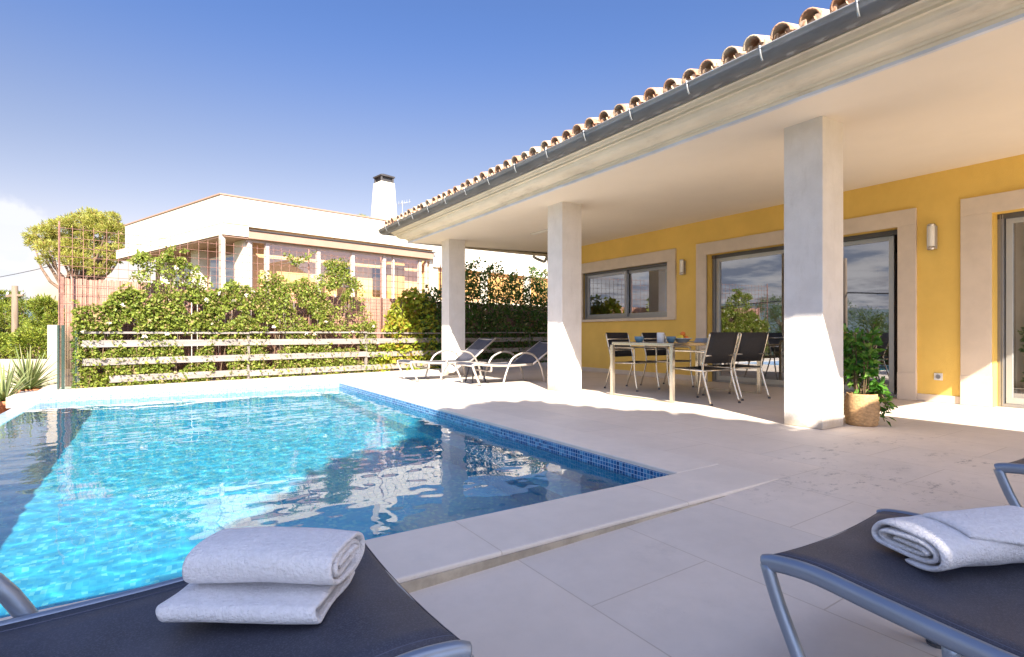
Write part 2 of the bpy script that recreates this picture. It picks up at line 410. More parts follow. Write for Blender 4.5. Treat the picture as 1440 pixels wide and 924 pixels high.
tint = k.mix(k.ramp(Y, .0, -.5), tint, (.75, .82, 1.0))
skyc = k.mix(mask, k.mix(1.0, sky.outputs[0], tint, 'MULTIPLY'), ccol)
# unseen bright cloud added on the sun's side of the sky as fill light
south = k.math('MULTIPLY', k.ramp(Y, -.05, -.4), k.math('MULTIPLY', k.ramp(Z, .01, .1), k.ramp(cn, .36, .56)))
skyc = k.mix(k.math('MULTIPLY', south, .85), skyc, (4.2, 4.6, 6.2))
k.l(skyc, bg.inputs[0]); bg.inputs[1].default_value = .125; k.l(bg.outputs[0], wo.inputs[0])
sd = bpy.data.lights.new('sun', 'SUN'); sd.energy = 4.8; sd.angle = R(.53); sd.color = (1.0, .90, .76)
so = bpy.data.objects.new('sun', sd); COL.objects.link(so); so.rotation_euler = (-TO_SUN).to_track_quat('-Z', 'Y').to_euler(); so.location = TO_SUN * 30
sd.cycles.is_caustics_light = True; w.cycles.is_caustics_light = False
sc.view_settings.view_transform = 'Standard'; sc.view_settings.look = 'None'; sc.view_settings.gamma = 1; sc.view_settings.exposure = 1.72
sc.cycles.max_bounces = 10; sc.cycles.transparent_max_bounces = 24; sc.cycles.caustics_reflective = False; sc.cycles.caustics_refractive = True
sc.cycles.sample_clamp_indirect = 6

# ------------------------------------------------------------------ ground, terrace, pool
PX0, PX1, PY0, PY1 = -1.42, 2.68, 2.22, 9.80
WZ = -.10; PB = -1.28
g = MB(); S = 1500
g.add([(-S, -S, -1.7), (S, -S, -1.7), (S, S, -1.7), (-S, S, -1.7)], [(0, 1, 2, 3)])
tag(g.build('ground', M['ground']), kind='structure')
# terrace as thick slabs: house side, and the camera side which falls slightly away to the left
t = MB(); t.box(PX1 + .42, 14, -3.6, 10.72, -.30, 0)
t.build('terrace', M['terrace'])['kind'] = 'structure'
def tz(x, y):
    fx = max(0, min(1, (3.10 - x) / 2.5)); return -.055 * fx
t = MB(); xs = [3.10 - .35 * i for i in range(26)]; ys = [1.80 - .5 * j for j in range(12)]
vs = [(x, y, tz(x, y)) for x in xs for y in ys]; ny = len(ys)
t.add(vs, [(i * ny + j, i * ny + j + 1, (i + 1) * ny + j + 1, (i + 1) * ny + j)[::-1] for i in range(len(xs) - 1) for j in range(ny - 1)])
o = t.build('terrace_apron', M['terrace']); o['kind'] = 'structure'
# pool coping (front slab proud of the sloping apron, right and back flush)
cp = MB(); cp.box(PX0 - .35, 3.10, 1.80, PY0, -.145, 0.004); cp.box(PX1, 3.10, PY0, PY1 , -.145, 0.004); cp.box(PX0 - .35, 3.10, PY1, 10.72, -.145, 0.004)
cpo = cp.build('pool_coping', M['coping']); cpo['kind'] = 'structure'
jt = MB(); jt.box(PX0 - .35, 2.95, 1.790, 1.7985, -.2, -.012); tag(jt.build('coping_joint', mat('stained joint', (.40, .34, .26), .9, var=.3, vscale=6, dirt=(.22, .18, .13), dscale=3)), kind='structure')
md = cpo.modifiers.new('b', 'BEVEL'); md.width = .008; md.segments = 2
t = MB(); t.box(-12, 16, -30, -3.66, -.5, -.06); tag(t.build('low_bounce_ground', M['ground']), kind='structure')  # unseen dark ground behind the camera, added to cut bounced light
# far terrace behind the coping up to the fence line and under the loungers
t = MB(); t.box(-1.6, 14, 10.72, 14.2, -.35, -.006); tag(t.build('back_path', M['terrace']), kind='structure')
pool = MB()
pool.add([(PX0, PY0, PB), (PX1, PY0, PB), (PX1, PY1, PB), (PX0, PY1, PB)], [(0, 1, 2, 3)])
zt = WZ - .05
pool.box(PX1, PX1 + .1, PY0 - .1, PY1 + .1, PB, zt); pool.box(PX0 - .1, PX1, PY1, PY1 + .1, PB, zt); pool.box(PX0 - .1, PX1, PY0 - .1, PY0, PB, zt)
pool.box(PX0 - .02, PX0, PY0, PY1, PB, WZ - .02)
# bench ledge along the house side wall
pool.box(PX1 - .28, PX1 - .002, PY0 + .002, PY1 - .002, PB + .002, -.72)
tag(pool.build('pool_shell', M['mosaic']), kind='structure')
bd = MB(); bd.box(PX1 - .006, PX1 + .05, PY0, PY1, zt, -.022); bd.box(PX0, PX1 - .006, PY0 - .05, PY0 + .006, zt, -.022)
tag(bd.build('pool_tile_band', M['band']), kind='structure')
bd = MB(); bd.box(PX0 - .2, PX1 - .006, PY1 - .006, PY1 + .05, zt, -.022)
bd.box(PX0 - .22, PX0 - .022, PY0 - .05, PY1 - .006, -1.4, WZ - .006)
tag(bd.build('pool_overflow_edge', M['edge']), kind='structure')
wt = MB(); nxw, nyw = 190, 350
vs = []
for i in range(nxw + 1):
    for j in range(nyw + 1):
        x = PX0 - .014 + (PX1 - .010 - PX0 + .014) * i / nxw; y = PY0 + .01 + (PY1 - PY0 - .02) * j / nyw
        z = WZ + .0030 * noise.noise(Vector((x * 1.3, y * 1.9, 0))) + .0016 * noise.noise(Vector((x * 4.5, y * 5.5, 4))) + .0007 * noise.noise(Vector((x * 11, y * 12, 4)))
        vs.append((x, y, z))
q_ = nyw + 1
wt.add(vs, [(i * q_ + j, (i + 1) * q_ + j, (i + 1) * q_ + j + 1, i * q_ + j + 1) for i in range(nxw) for j in range(nyw)], True)
wo_ = wt.build('pool_water', M['water']); wo_['kind'] = 'structure'; wo_.cycles.is_caustics_caster = True
for nm in ('pool_shell', 'pool_tile_band', 'pool_overflow_edge'): bpy.data.objects[nm].cycles.is_caustics_receiver = True
# lower garden left of the overflow edge
t = MB(); t.box(-9, PX0 - .225, 2, 10.2, -1.7, -.42); tag(t.build('planting_bed', M['soil']), kind='structure')
t = MB(); t.box(-40, 45, 14.3, 70, -1.6, -.25); t.box(-40, -1.9, 10.6, 14.3, -1.6, -.3); tag(t.build('neighbour_garden', M['ground']), kind='structure')

# ------------------------------------------------------------------ the villa
XW = 8.20; XE = 4.45; YE = 10.80; YN = -.63; ZC = 2.82
sW = 8.20 / 8.44
villa = tag(empty('villa', (XW, 3, 0)), 'yellow rendered villa with stone framed doors and a columned porch beside the pool', 'villa')
def vb(mb, name, m, **kw):
    """parts are modelled in world coordinates; keep them there under the moved empty"""
    par = kw.pop('parent', villa); o = mb.build(name, m, par, **kw)
    base = Vector((XW, 3, 0)) if par == villa else Vector((0, 0, 0))
    o.location = -base; return o
holes = [(3.14, 6.13, 0, 2.28), (6.98 , 9.50, 1.19, 2.26), (-1.2, 2.17, 0, 2.29)]
yb = sorted({-6., YN - 2.2, 10.6} | {h[0] for h in holes} | {h[1] for h in holes}); zb_ = sorted({0., 3.3} | {h[2] for h in holes} | {h[3] for h in holes})
wl = MB()
def solid_cell(i, j):
    yc = (yb[i] + yb[i + 1]) / 2; zc = (zb_[j] + zb_[j + 1]) / 2
    return not any(h[0] < yc < h[1] and h[2] < zc < h[3] for h in holes)
for i in range(len(yb) - 1):
    j = 0
    while j < len(zb_) - 1:
        if not solid_cell(i, j): j += 1; continue
        k0 = j
        while j < len(zb_) - 1 and solid_cell(i, j): j += 1
        wl.box(XW, XW + .32, yb[i], yb[i + 1], zb_[k0], zb_[j])
wl.box(XW + .32, 14, 10.28, 10.6, 0, 3.3)
vb(wl, 'wall', M['yellow'])
# interior: floor, back wall, ceiling
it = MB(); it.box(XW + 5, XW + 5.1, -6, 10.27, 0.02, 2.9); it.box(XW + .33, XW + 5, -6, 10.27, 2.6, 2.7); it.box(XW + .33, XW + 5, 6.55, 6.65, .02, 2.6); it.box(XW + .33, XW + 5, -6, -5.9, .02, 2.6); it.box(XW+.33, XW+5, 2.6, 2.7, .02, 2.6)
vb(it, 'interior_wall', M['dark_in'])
it = MB(); it.box(XW + 1.2, XW + 1.7, 3.0, 3.9, .02, 2.1); vb(it, 'wardrobe', M['wood_dark'], bevel=.01)
# ceiling slab of the porch
cl = MB()
cl.add([(XE, YN, ZC), (XW, YN, ZC + .09), (XW, YE, ZC + .09), (XE, YE, ZC)], [(0, 1, 2, 3)])
cl.box(XE, XW, YN, YN + .02, ZC, 3.1)
cl.add([(XW, 10.6, ZC + .09), (9.6, 10.6, ZC + .09), (9.6, YE, ZC + .09), (XW, YE, ZC + .09)], [(0, 1, 2, 3)])
vb(cl, 'ceiling', M['cream'])
# cornice swept round the far corner; o = outwards from ceiling edge
prof = [(.034, ZC + .002), (.034, 2.862), (.058, 2.862), (.058, 2.882), (.075, 2.888), (.12, 2.893), (.165, 2.905), (.20, 2.926), (.222, 2.955), (.228, 2.975), (.262, 2.975), (.262, 2.998), (.28, 3.005), (.298, 3.03), (.325, 3.035), (.325, 3.075), (.325, 3.16)]
strip_prof = [(0, ZC + .001), (0, ZC - .012), (.036, ZC - .012), (.036, ZC + .012)]
def sweep(mb, prof, closed=False, sm=False):
    st = []
    for (o_, z) in prof:
        st.append([(XE - o_, YN, z), (XE - o_, YE + o_, z), (9.8, YE + o_, z)])
    vs = [p for s_ in st for p in s_]; n = len(st)
    rng = range(n if closed else n - 1)
    fs = [(i * 3 + j, i * 3 + j + 1, ((i + 1) % n) * 3 + j + 1, ((i + 1) % n) * 3 + j) for i in rng for j in range(2)]
    mb.add(vs, fs, sm)
cn_ = MB(); sweep(cn_, prof)
cn_.add([(XE - o_, YN, z) for o_, z in prof] + [(XE, YN, 3.16)], [tuple(range(len(prof) + 1))])
vb(cn_, 'cornice', M['cornice'])
cn_ = MB(); sweep(cn_, strip_prof); vb(cn_, 'drip_strip', mat('pale blue white drip strip', (.66, .68, .74), .6))
# gutter: half round zinc
gt = MB(); gp = []
cx_, cz_, rr = .425, 3.105, .088
for i in range(11):
    a = math.pi + math.pi * i / 10; gp.append((cx_ + rr * math.cos(a), cz_ + rr * 1.15 * math.sin(a)))
gp2 = [(cx_ + (rr + .003) * math.cos(math.pi + math.pi * i / 10), cz_ + (rr + .003) * 1.15 * math.sin(math.pi + math.pi * i / 10)) for i in range(11)]
lip = [(cx_ + rr + .012, cz_ + .002), (cx_ + rr + .012, cz_ + .014), (cx_ + rr - .004, cz_ + .014)]
sweep(gt, gp + lip + [(cx_ + rr - .006, cz_ - .002)] + gp[::-1][1:], False, True)
gut = vb(gt, 'gutter', M['gutter'])
for i in range(16):
    y = .35 + i * .70
    b = MB(); xo = XE
    pts = [(xo - (cx_ + (rr + .006) * math.cos(a)), y, cz_ + (rr + .006) * 1.15 * math.sin(a)) for a in [math.pi * 1.72 + math.pi * .28 * q / 8 for q in range(9)]]
    pts += [(xo - (cx_ + rr + .016), y, cz_ + .02), (xo - (cx_ + rr - .01), y, cz_ + .028)]
    b.tube(pts, .0065, 6, rx=1.4); b.build('gutter_bracket', M['bracket'], gut)
# downpipe elbow at far end under the ceiling
b = MB(); p0 = at_x(788, 357, 7.9); b.tube(smooth_path([(7.72, YE + .05, 2.80), (7.80, YE + .02, 2.74), (7.98, YE - .06, 2.66), (8.10, YE - .1, 2.60), (8.12, YE - .1, .05)]), .035, 10); vb(b, 'downpipe', M['gutter'])
# roof tiles
rt = MB(); mo = MB(); pitch = .2155; slope = math.tan(R(17)); cs = math.cos(R(17)); x_e = XE - .50
ncol = int((YE + .35 - YN) / pitch)
for c in range(ncol):
    yc = YN + .12 + c * pitch
    jit = random.uniform(-.022, .022)
    rows = 9
    for r_ in range(rows):
        x0 = x_e + jit + r_ * .42 + random.uniform(-.006, .006); x1 = x0 + .47
        ra, rb = .082, .068
        rot = random.uniform(-.014, .014); hj = random.uniform(-.006, .008)
        vs = []; n = 9 if r_ < 2 else 7
        for (x, rad, lift, dy) in ((x0, ra, .018, rot), (x1, rb, .0, -rot)):
            zb0 = 3.135 + (x - x_e) * slope + lift + hj
            for th in (0., .013):
                for q in range(n):
                    a = math.pi * q / (n - 1)
                    vs.append((x - math.sin(a) * (rad - th) * .3, yc + dy + (rad - th) * math.cos(a), zb0 + (rad - th) * math.sin(a) * 1.0))
        fs = []
        for q in range(n - 1):
            fs.append((q, q + 1, 2 * n + q + 1, 2 * n + q)); fs.append((n + q + 1, n + q, 3 * n + q, 3 * n + q + 1)); fs.append((q + 1, q, n + q, n + q + 1))
        rt.add(vs, fs, True)
    # mortar bedding under each cover tile, set back, and the channel tiles between
    zb0 = 3.13 + .05 * slope
    vs = [(x_e + .045, yc + .066 * math.cos(math.pi * q / 8), zb0 + .035 * math.sin(math.pi * q / 8) + random.uniform(-.004, .004)) for q in range(9)]
    mo.add(vs, [tuple(range(9))])
    for (ya, yb2) in ((yc - .080, yc - .033), (yc + .033, yc + .080)):
        mo.box(x_e + .012, x_e + .06, ya, yb2, zb0 - .02, zb0 + .038)
    yd = yc + pitch / 2; vs = []; n = 7
    for (x, rad) in ((x_e - .015, .070), (x_e + 3.7, .070)):
        for q in range(n):
            a = math.pi + math.pi * q / (n - 1); vs.append((x, yd + rad * math.cos(a), 3.165 + (x - x_e) * slope + rad * .75 * math.sin(a)))
    rt.add(vs, [(q, q + 1, n + q + 1, n + q) for q in range(n - 1)], True)
mo.box(x_e + .05, x_e + .068, YN + .05, YE + .42, 3.10, 3.145)
tiles = vb(rt, 'roof_tiles', M['tile']); o = mo.build('mortar_bedding', M['mortar'], tiles)
rf = MB(); xr = x_e + 3.7
rf.add([(x_e + .07, YN, 3.10), (xr, YN, 3.10 + 3.63 * slope), (xr, YE + .45, 3.10 + 3.63 * slope), (x_e + .07, YE + .45, 3.10),
        (9.8, YN, 3.10), (9.8, YE + .45, 3.10), (x_e + .07, YN, 3.09), (x_e + .07, YE + .45, 3.09)], [(0, 1, 2, 3), (1, 4, 5, 2), (0, 4, 1), (3, 2, 5), (6, 7, 5, 4)])
vb(rf, 'roof', M['mortar'])
# columns
for (y0, y1) in ((10.00, 10.35), (6.25, 6.61), (2.50, 2.86)):
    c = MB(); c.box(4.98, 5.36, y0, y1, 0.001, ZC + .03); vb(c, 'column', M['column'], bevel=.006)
# skirting
for (a, b_) in ((6.35, 10.55), (2.475, 2.925), (-6, -1.45)): sk = MB(); sk.box(XW - .015, XW + .01, a, b_, .002, .095); vb(sk, 'skirting', M['surround'], bevel=.003)
# stone surrounds (0.21 wide, 35 mm proud)
def surround(y0, y1, z0, z1, wy, wz, bottom=False, block=None):
    s_ = MB(); xa, xb = XW - .035, XW + .02
    s_.box(xa, xb, y0, y0 + wy, z0, z1 - wz); s_.box(xa, xb, y1 - wy, y1, z0, z1 - wz); s_.box(xa, xb, y0, y1, z1 - wz, z1)
    if block:
        s_.box(xa - .006, xb, y0 - .002, y0 + wy + .002, z0, block); s_.box(xa - .006, xb, y1 - wy - .002, y1 + .002, z0, block)
    if bottom: s_.box(xa - .02, xb, y0 , y1 , z0 - .055, z0)
    return vb(s_, 'stone_surround', M['surround'], bevel=.004)
surround(2.93, 6.34, .002, 2.50, .21, .215, block=.36)
surround(6.81, 9.70, 1.19, 2.49, .20, .23, True)
surround(-1.42, 2.47, .002, 2.51, .29, .215, block=.36)

def sash(parent, y0, y1, z0, z1, x, w_, m, depth=.045):
    f = MB(); f.box(x, x + depth, y0, y0 + w_, z0, z1); f.box(x, x + depth, y1 - w_, y1, z0, z1); f.box(x, x + depth, y0 + w_, y1 - w_, z0, z0 + w_ * 1.2); f.box(x, x + depth, y0 + w_, y1 - w_, z1 - w_, z1)
    fo = f.build('sash', m, parent, bevel=.003)
    p = MB(); p.add([(x + depth * .5, y0 + w_ * .9, z0 + w_), (x + depth * .5, y1 - w_ * .9, z0 + w_), (x + depth * .5, y1 - w_ * .9, z1 - w_ * .8), (x + depth * .5, y0 + w_ * .9, z1 - w_ * .8)], [(3, 2, 1, 0)])
    p.build('pane', M['pane'], parent)
def opening(name, y0, y1, z0, z1, sashes, xf, fw=.06, topbox=.06):
    f = MB(); xd = xf + .13
    f.box(xf - .02, xd, y0, y0 + fw, z0, z1); f.box(xf - .02, xd, y1 - fw, y1, z0, z1); f.box(xf - .02, xd, y0 + fw, y1 - fw, z0, z0 + .035)
    # track ribs on the side frame
    for q in range(2): f.box(xf - .034 - .0, xf - .02, y1 - fw + q * .022 + .006, y1 - fw + q * .022 + .014, z0, z1 - .01)
    fo = vb(f, name, M['alu'])
    t_ = MB(); t_.box(xf - .03, xd, y0 + .001, y1 - .001, z1 - topbox, z1 - .001); t_.build('head_track', M['alu_dark'], fo)
    for (a, b2, dx, m) in sashes: sash(fo, a, b2, z0 + .036, z1 - topbox, xf + dx, .062, m)
    return fo
XF = XW + .17
opening('sliding_door', 3.14, 6.13, 0.004, 2.28, [(4.62, 6.06, .0, M['alu_pale']), (3.28, 4.72, .055, M['alu_pale'])], XF)
opening('sliding_door', -1.2, 2.17, 0.004, 2.29, [(.55, 2.10, .0, M['alu_pale']), (-1.1, .62, .055, M['alu_pale'])], XF)
wn = opening('window', 6.98, 9.50, 1.192, 2.258, [(8.18, 9.44, .0, M['alu']), (7.04, 8.26, .055, M['alu'])], XW + .06, .05, .05)
# curtains inside
for (a, b2, z0, z1) in ((7.1, 7.55, 1.0, 2.4), (1.2, 2.1, .05, 2.3)):
    cu = MB(); n = 40; vs = []
    for i in range(n + 1):
        y = a + (b2 - a) * i / n; x = XW + .55 + .035 * math.sin(i * 1.35) + .01 * math.sin(i * .5)
        vs += [(x, y, z0), (x, y, z1)]
    cu.add(vs, [(2 * i, 2 * i + 2, 2 * i + 3, 2 * i + 1) for i in range(n)], True); vb(cu, 'curtain', M['curtain'])

# wall lamps and socket
def wall_lamp(y, z0, z1, label):
    e = tag(empty('wall_lamp', (XW, y, z0)), label, 'wall lamp', 'wall lamps by the terrace doors'); h = z1 - z0
    b = MB(); b.box(-.022, 0, -.045, .045, .06, h - .02); b.build('back_plate', M['steel'], e, bevel=.003)
    b = MB(); b.lathe([(.034, 0), (.038, .01), (.038, h - .11), (.034, h - .1)], (-.062, 0, .09), 20); b.build('lamp_shade', M['frost'], e)
    b = MB(); b.lathe([(.03, 0), (.043, .006), (.043, .028), (.028, .05)], (-.062, 0, .045), 20); b.box(-.062, -.02, -.015, .015, .055, .085); b.build('lamp_foot', M['steel'], e)
    b = MB(); b.lathe([(.043, 0), (.043, .02), (.03, .03)], (-.062, 0, h - .022), 20)
    for s_ in (-1, 1): b.box(-.068, -.056, s_ * .041 - .005, s_ * .041 + .005, .06, h - .01)
    b.build('cage', M['steel'], e)
wall_lamp(2.755, 1.88, 2.25, 'steel cylinder wall lamp on yellow wall between the two sliding doors')
wall_lamp(6.635, 1.92, 2.25, 'steel cylinder wall lamp between the window and the door behind the dining table')
e = tag(empty('power_socket', (XW, 2.70, .28)), 'small white square outdoor socket low on the yellow wall', 'socket')
b = MB(); b.box(-.014, 0, -.045, .045, 0, .09); b.build('cover_plate', M['socket'], e, bevel=.004)
b = MB(); b.lathe([(.026, 0), (.026, .004)], (0, 0, 0), 20); o = b.build('socket_face', M['alu'], e); o.rotation_euler = (0, R(-90), 0); o.location = (-.0145, 0, .045)

p = at_z(762, 325.5, 2.855)
e = tag(empty('ceiling_lamp', (p.x, p.y, 2.868)), 'small pale strip lamp on the porch ceiling left of the middle column', 'ceiling lamp')
b = MB(); b.box(-.04, .04, -.30, .30, -.035, 0); b.build('lamp_body', M['frost'], e, bevel=.008)
b = MB(); b.box(-.05, .05, -.33, .33, -.012, .0); b.build('lamp_base', M['steel'], e)

# ------------------------------------------------------------------ sun loungers
mat_seam = mat('seam thread', (.10, .11, .16), .8)
def lounger(label, x, y, rz, z, back=R(0), mframe='frame', group='sun loungers in the shade near the camera', wdt=.62):
    """foot end at origin corner, runs along +X, width along +Y (0..wdt)"""
    e = tag(empty('sun_lounger', (x, y, z), rz), label, 'sun lounger', group)
    H = .345; L = 1.95; hinge = 1.22; r = .021
    ca, sa = math.cos(back), math.sin(back)
    mf = M[mframe]
    rail = [(.0, H - .004), (.03, H + .006), (.12, H + .012), (.26, H - .002), (.5, H - .022), (.85, H - .03), (hinge, H - .02)]
    for sy in (0, wdt):
        b = MB(); b.tube(smooth_path([(s_, sy, z_) for s_, z_ in rail], 5), r, 12, rx=.8); b.build('side_rail', mf, e)
        b = MB(); b.tube([(hinge, sy, H - .02), (hinge + (L - hinge) * ca, sy, H - .02 + (L - hinge) * sa)], r * .85, 10); b.build('back_rail', mf, e)
        b = MB(); b.tube(smooth_path([(.004, sy, H - .003), (.035, sy, H - .09), (.085, sy, H - .2), (.145, sy, .008)], 4), r * .95, 12, rx=.8)
        lg = b.build('leg', mf, e)
        b = MB(); b.tube([(.143, sy, .02), (.146, sy, 0.)], r * 1.15, 12); b.build('rubber_foot', M['rubber'], lg)
        # arm loop: front and rear leg in one arch
        b = MB(); so_ = .028 if sy else -.028
        b.tube(smooth_path([(.58, sy + so_, .0), (.645, sy + so_, .20), (.75, sy + so_, .41), (.90, sy + so_, .505), (1.06, sy + so_, .53), (1.24, sy + so_, .47), (1.38, sy + so_, .28), (1.46, sy + so_, 0.)], 5), r * .85, 12); b.build('arm_loop', mf, e)
    # support loop under the seat
    b = MB(); b.tube(smooth_path([(.37, .01, H - .03), (.375, .015, H - .09), (.38, .06, H - .115), (.38, wdt / 2, H - .115), (.38, wdt - .06, H - .115), (.375, wdt - .015, H - .09), (.37, wdt - .01, H - .03)], 4), .016, 10); b.build('cross_bar', mf, e)
    b = MB(); b.tube([(.012, .0, H - .012), (.012, wdt, H - .012)], .014, 10); b.build('end_bar', mf, e)
    b = MB(); b.tube([(L - .74 + .7 * ca, 0, H - .03 + .7 * sa), (L - .74 + .7 * ca, wdt, H - .03 + .7 * sa)], .013, 8); b.build('end_bar', mf, e)
    # sling seat and sling backrest
    def sling(pts, name):
        n = 8; vs = []
        for (s_, z_) in pts:
            for j in range(n + 1):
                v_ = j / n; sag = .016 * (1 - (2 * v_ - 1) ** 2); vs.append((s_, .012 + v_ * (wdt - .024), z_ + .014 - sag))
        b = MB(); b.add(vs, [(i * (n + 1) + j, (i + 1) * (n + 1) + j, (i + 1) * (n + 1) + j + 1, i * (n + 1) + j + 1) for i in range(len(pts) - 1) for j in range(n)], True)
        return b.build(name, M['sling'], e, solid=.004)
    P = [(v.x, v.z) for v in smooth_path([(s_, 0, z_) for s_, z_ in rail], 4)]
    P[0] = (.004, H - .0); sling(P, 'seat')
    for sy in (.036, wdt - .036):
        b = MB(); b.tube([(s_, sy, z_ + .0125) for s_, z_ in P[1:]], .0022, 5); b.build('seam', mat_seam, e)
    sling([(hinge + q * (L - .02 - hinge) / 6 * ca, H - .02 + q * (L - .02 - hinge) / 6 * sa) for q in range(7)], 'backrest')
    return e
# foreground: LA runs to -X; LB and LC run to -Y
lounger('navy sun lounger at the pool corner, carrying a rolled towel, lower left', .460, 1.475, math.pi, -.05, back=R(12))
lounger('navy sun lounger on the open terrace, carrying a towel with a loose flap', 1.25, .765, -math.pi / 2, -.04, back=R(25))
lounger('navy sun lounger mostly out of the picture at the right edge', 2.86, .745, -math.pi / 2, -.025, back=R(25))
lounger('pale framed lounger in front of the far column, backrest raised, nearest the fence', 3.72, 9.02, R(0), 0, R(38), 'frame_pale', 'pale loungers between the far columns')
lounger('pale framed lounger half hidden behind the middle column, backrest raised', 4.27, 7.72, R(0), 0, R(32), 'frame_pale', 'pale loungers between the far columns')
# low side table between the far loungers
e = tag(empty('side_table', (4.72, 8.42, 0)), 'low round side table with dark legs between the two far loungers', 'side table')
b = MB(); b.lathe([(.20, 0), (.215, .004), (.215, .018), (.20, .022)], (0, 0, .33), 28); b.build('table_top', M['frame_pale'], e)
for q in range(4):
    a = R(45 + 90 * q); b = MB(); b.tube([(.10 * math.cos(a), .10 * math.sin(a), .33), (.19 * math.cos(a), .19 * math.sin(a), 0)], .014, 8); b.build('leg', M['rubber'], e)

# ------------------------------------------------------------------ towels
def towel(label, loc, rz, L, W, Ht, turns, flap, seed, tri=False, tilt=0, flip=False):
    random.seed(seed)
    th = .0115
    def R_(a, f): return (W / 2 * f * math.copysign(abs(math.cos(a)) ** .8, math.cos(a)), Ht / 2 * f * math.copysign(abs(math.sin(a)) ** .85, math.sin(a)))
    cl = []
    n = int(turns * 26)
    for i in range(n + 1):
        a = -math.pi / 2 - i / 26 * 2 * math.pi; dec = i / 26 * (Ht / 2 / (turns + .25)); ry = W / 2 - dec * 1.25; rz_ = Ht / 2 - dec
        y = ry * math.copysign(abs(math.cos(a)) ** .7, math.cos(a)) ; z = rz_ * math.copysign(abs(math.sin(a)) ** .85, math.sin(a))
        y += .004 * noise.noise(Vector((i * .2, seed, 0)))
        cl.append((y, Ht / 2 + z + .012))
    tail = [(flap, .006), (flap * .6, .006), (flap * .3, .007), (0.02, .008)] if flap else []
    if flap: cl = [(W / 2 + flap, .010)] + [(W / 2 + flap * q, .009) for q in (.66, .33, 0)] + [(W / 4, .010)] + cl
    nx = 26
    vs = []
    for i in range(nx + 1):
        u = i / nx; x = (u - .5) * L
        for j, (y, z) in enumerate(cl):
            p = Vector((x * 3.2, y * 4, seed + j * .02))
            nzv = noise.noise(p * 1.1) * .013 + noise.noise(p * 3.1) * .006 + noise.noise(p * 9) * .0012
            outw = .5 + .5 * (1 - j / len(cl))
            bulge = 1 + .05 * math.sin(u * math.pi) - .06 * math.sin(u * 2.2 + 1 + seed)
            edge = .012 * noise.noise(Vector((j * .09, seed, 5 * round(u))))* (abs(2 * u - 1) ** 6)
            vs.append((x + edge, y + nzv * outw, max(.006, z * bulge + nzv * outw)))
    if flip: vs = [(x, -y, z) for (x, y, z) in vs]
    m_ = len(cl)
    b = MB(); b.add(vs, [(i * m_ + j, i * m_ + j + 1, (i + 1) * m_ + j + 1, (i + 1) * m_ + j) for i in range(nx) for j in range(m_ - 1)], True)
    if tri:
        # loose corner folded over the front of the roll
        tv = []; nn = 12
        for i in range(nn + 1):
            for j in range(nn + 1):
                u, v_ = i / nn, j / nn
                x = -.10 + u * .30; a = -.2 + v_ * (.62 + .55 * u)
                ang = math.pi / 2 - a * 1.9
                yy = -(W / 2 + .012) * math.cos(ang) ; zz = Ht / 2 + .012 + (Ht / 2 + .013) * math.sin(ang)
                if a * 1.9 > math.pi * .62:
                    ex = a * 1.9 - math.pi * .62; yy = -(W / 2 + .012) * math.cos(math.pi / 2 - math.pi * .62) - ex * .10; zz = max(.012, Ht / 2 + .012 + (Ht / 2 + .013) * math.sin(math.pi / 2 - math.pi * .62) - ex * .03)
                tv.append((x, yy + .003 * noise.noise(Vector((x * 9, v_ * 5, 1))), zz + .003 * noise.noise(Vector((x * 12, v_ * 7, 2)))))
        b.add(tv, [(i * (nn + 1) + j, (i + 1) * (nn + 1) + j, (i + 1) * (nn + 1) + j + 1, i * (nn + 1) + j + 1) for i in range(nn) for j in range(nn)], True)
    o = b.build('towel', M['towel'], None, solid=th, sub=1)
    o.location = loc; o.rotation_euler = (tilt, 0, rz)
    tag(o, label, 'towel', 'white towels on the loungers'); return o
towel('white rolled towel with its spiral end facing right, on the lounger at the pool corner', (.212, 1.262, .322), R(-35), .315, .195, .088, 2.7, .0, 3, flip=True)
# the lower folded layer under the left towel belongs to it
def towel_fold(par, L, W, z0, dx, dy, seed, th=.011):
    cl = []
    for i in range(9): cl.append((W / 2 - W * i / 8, 0))
    for i in range(1, 8): a = math.pi * i / 8; cl.append((-W / 2 - math.sin(a) * .012, .0125 - .0125 * math.cos(a)))
    for i in range(9): cl.append((-W / 2 + W * i / 8, .025))
    nx = 22; vs = []
    for i in range(nx + 1):
        u = i / nx; x = (u - .5) * L
        for j, (y, z) in enumerate(cl):
            nz = noise.noise(Vector((x * 7, y * 9, seed))) * .005
            vs.append((x + dx + .010 * noise.noise(Vector((y * 12, seed, z * 60))), y + dy + .008 * noise.noise(Vector((x * 8, seed, 2))), z + z0 + nz * (z > .01)))
    m_ = len(cl); b = MB(); b.add(vs, [(i * m_ + j, i * m_ + j + 1, (i + 1) * m_ + j + 1, (i + 1) * m_ + j) for i in range(nx) for j in range(m_ - 1)], True)
    return b.build('lower_fold', M['towel'], par, solid=th, sub=1)
tw = [o for o in COL.objects if o.name == 'towel'][0]
towel_fold(tw, .315, .22, -.012, -.012, -.016, 5)
random.seed(5)
towel('white folded towel with a loose triangular flap, on the right hand lounger', (1.70, .50, .300), R(-20), .40, .20, .085, 2.6, 0, 8, True)

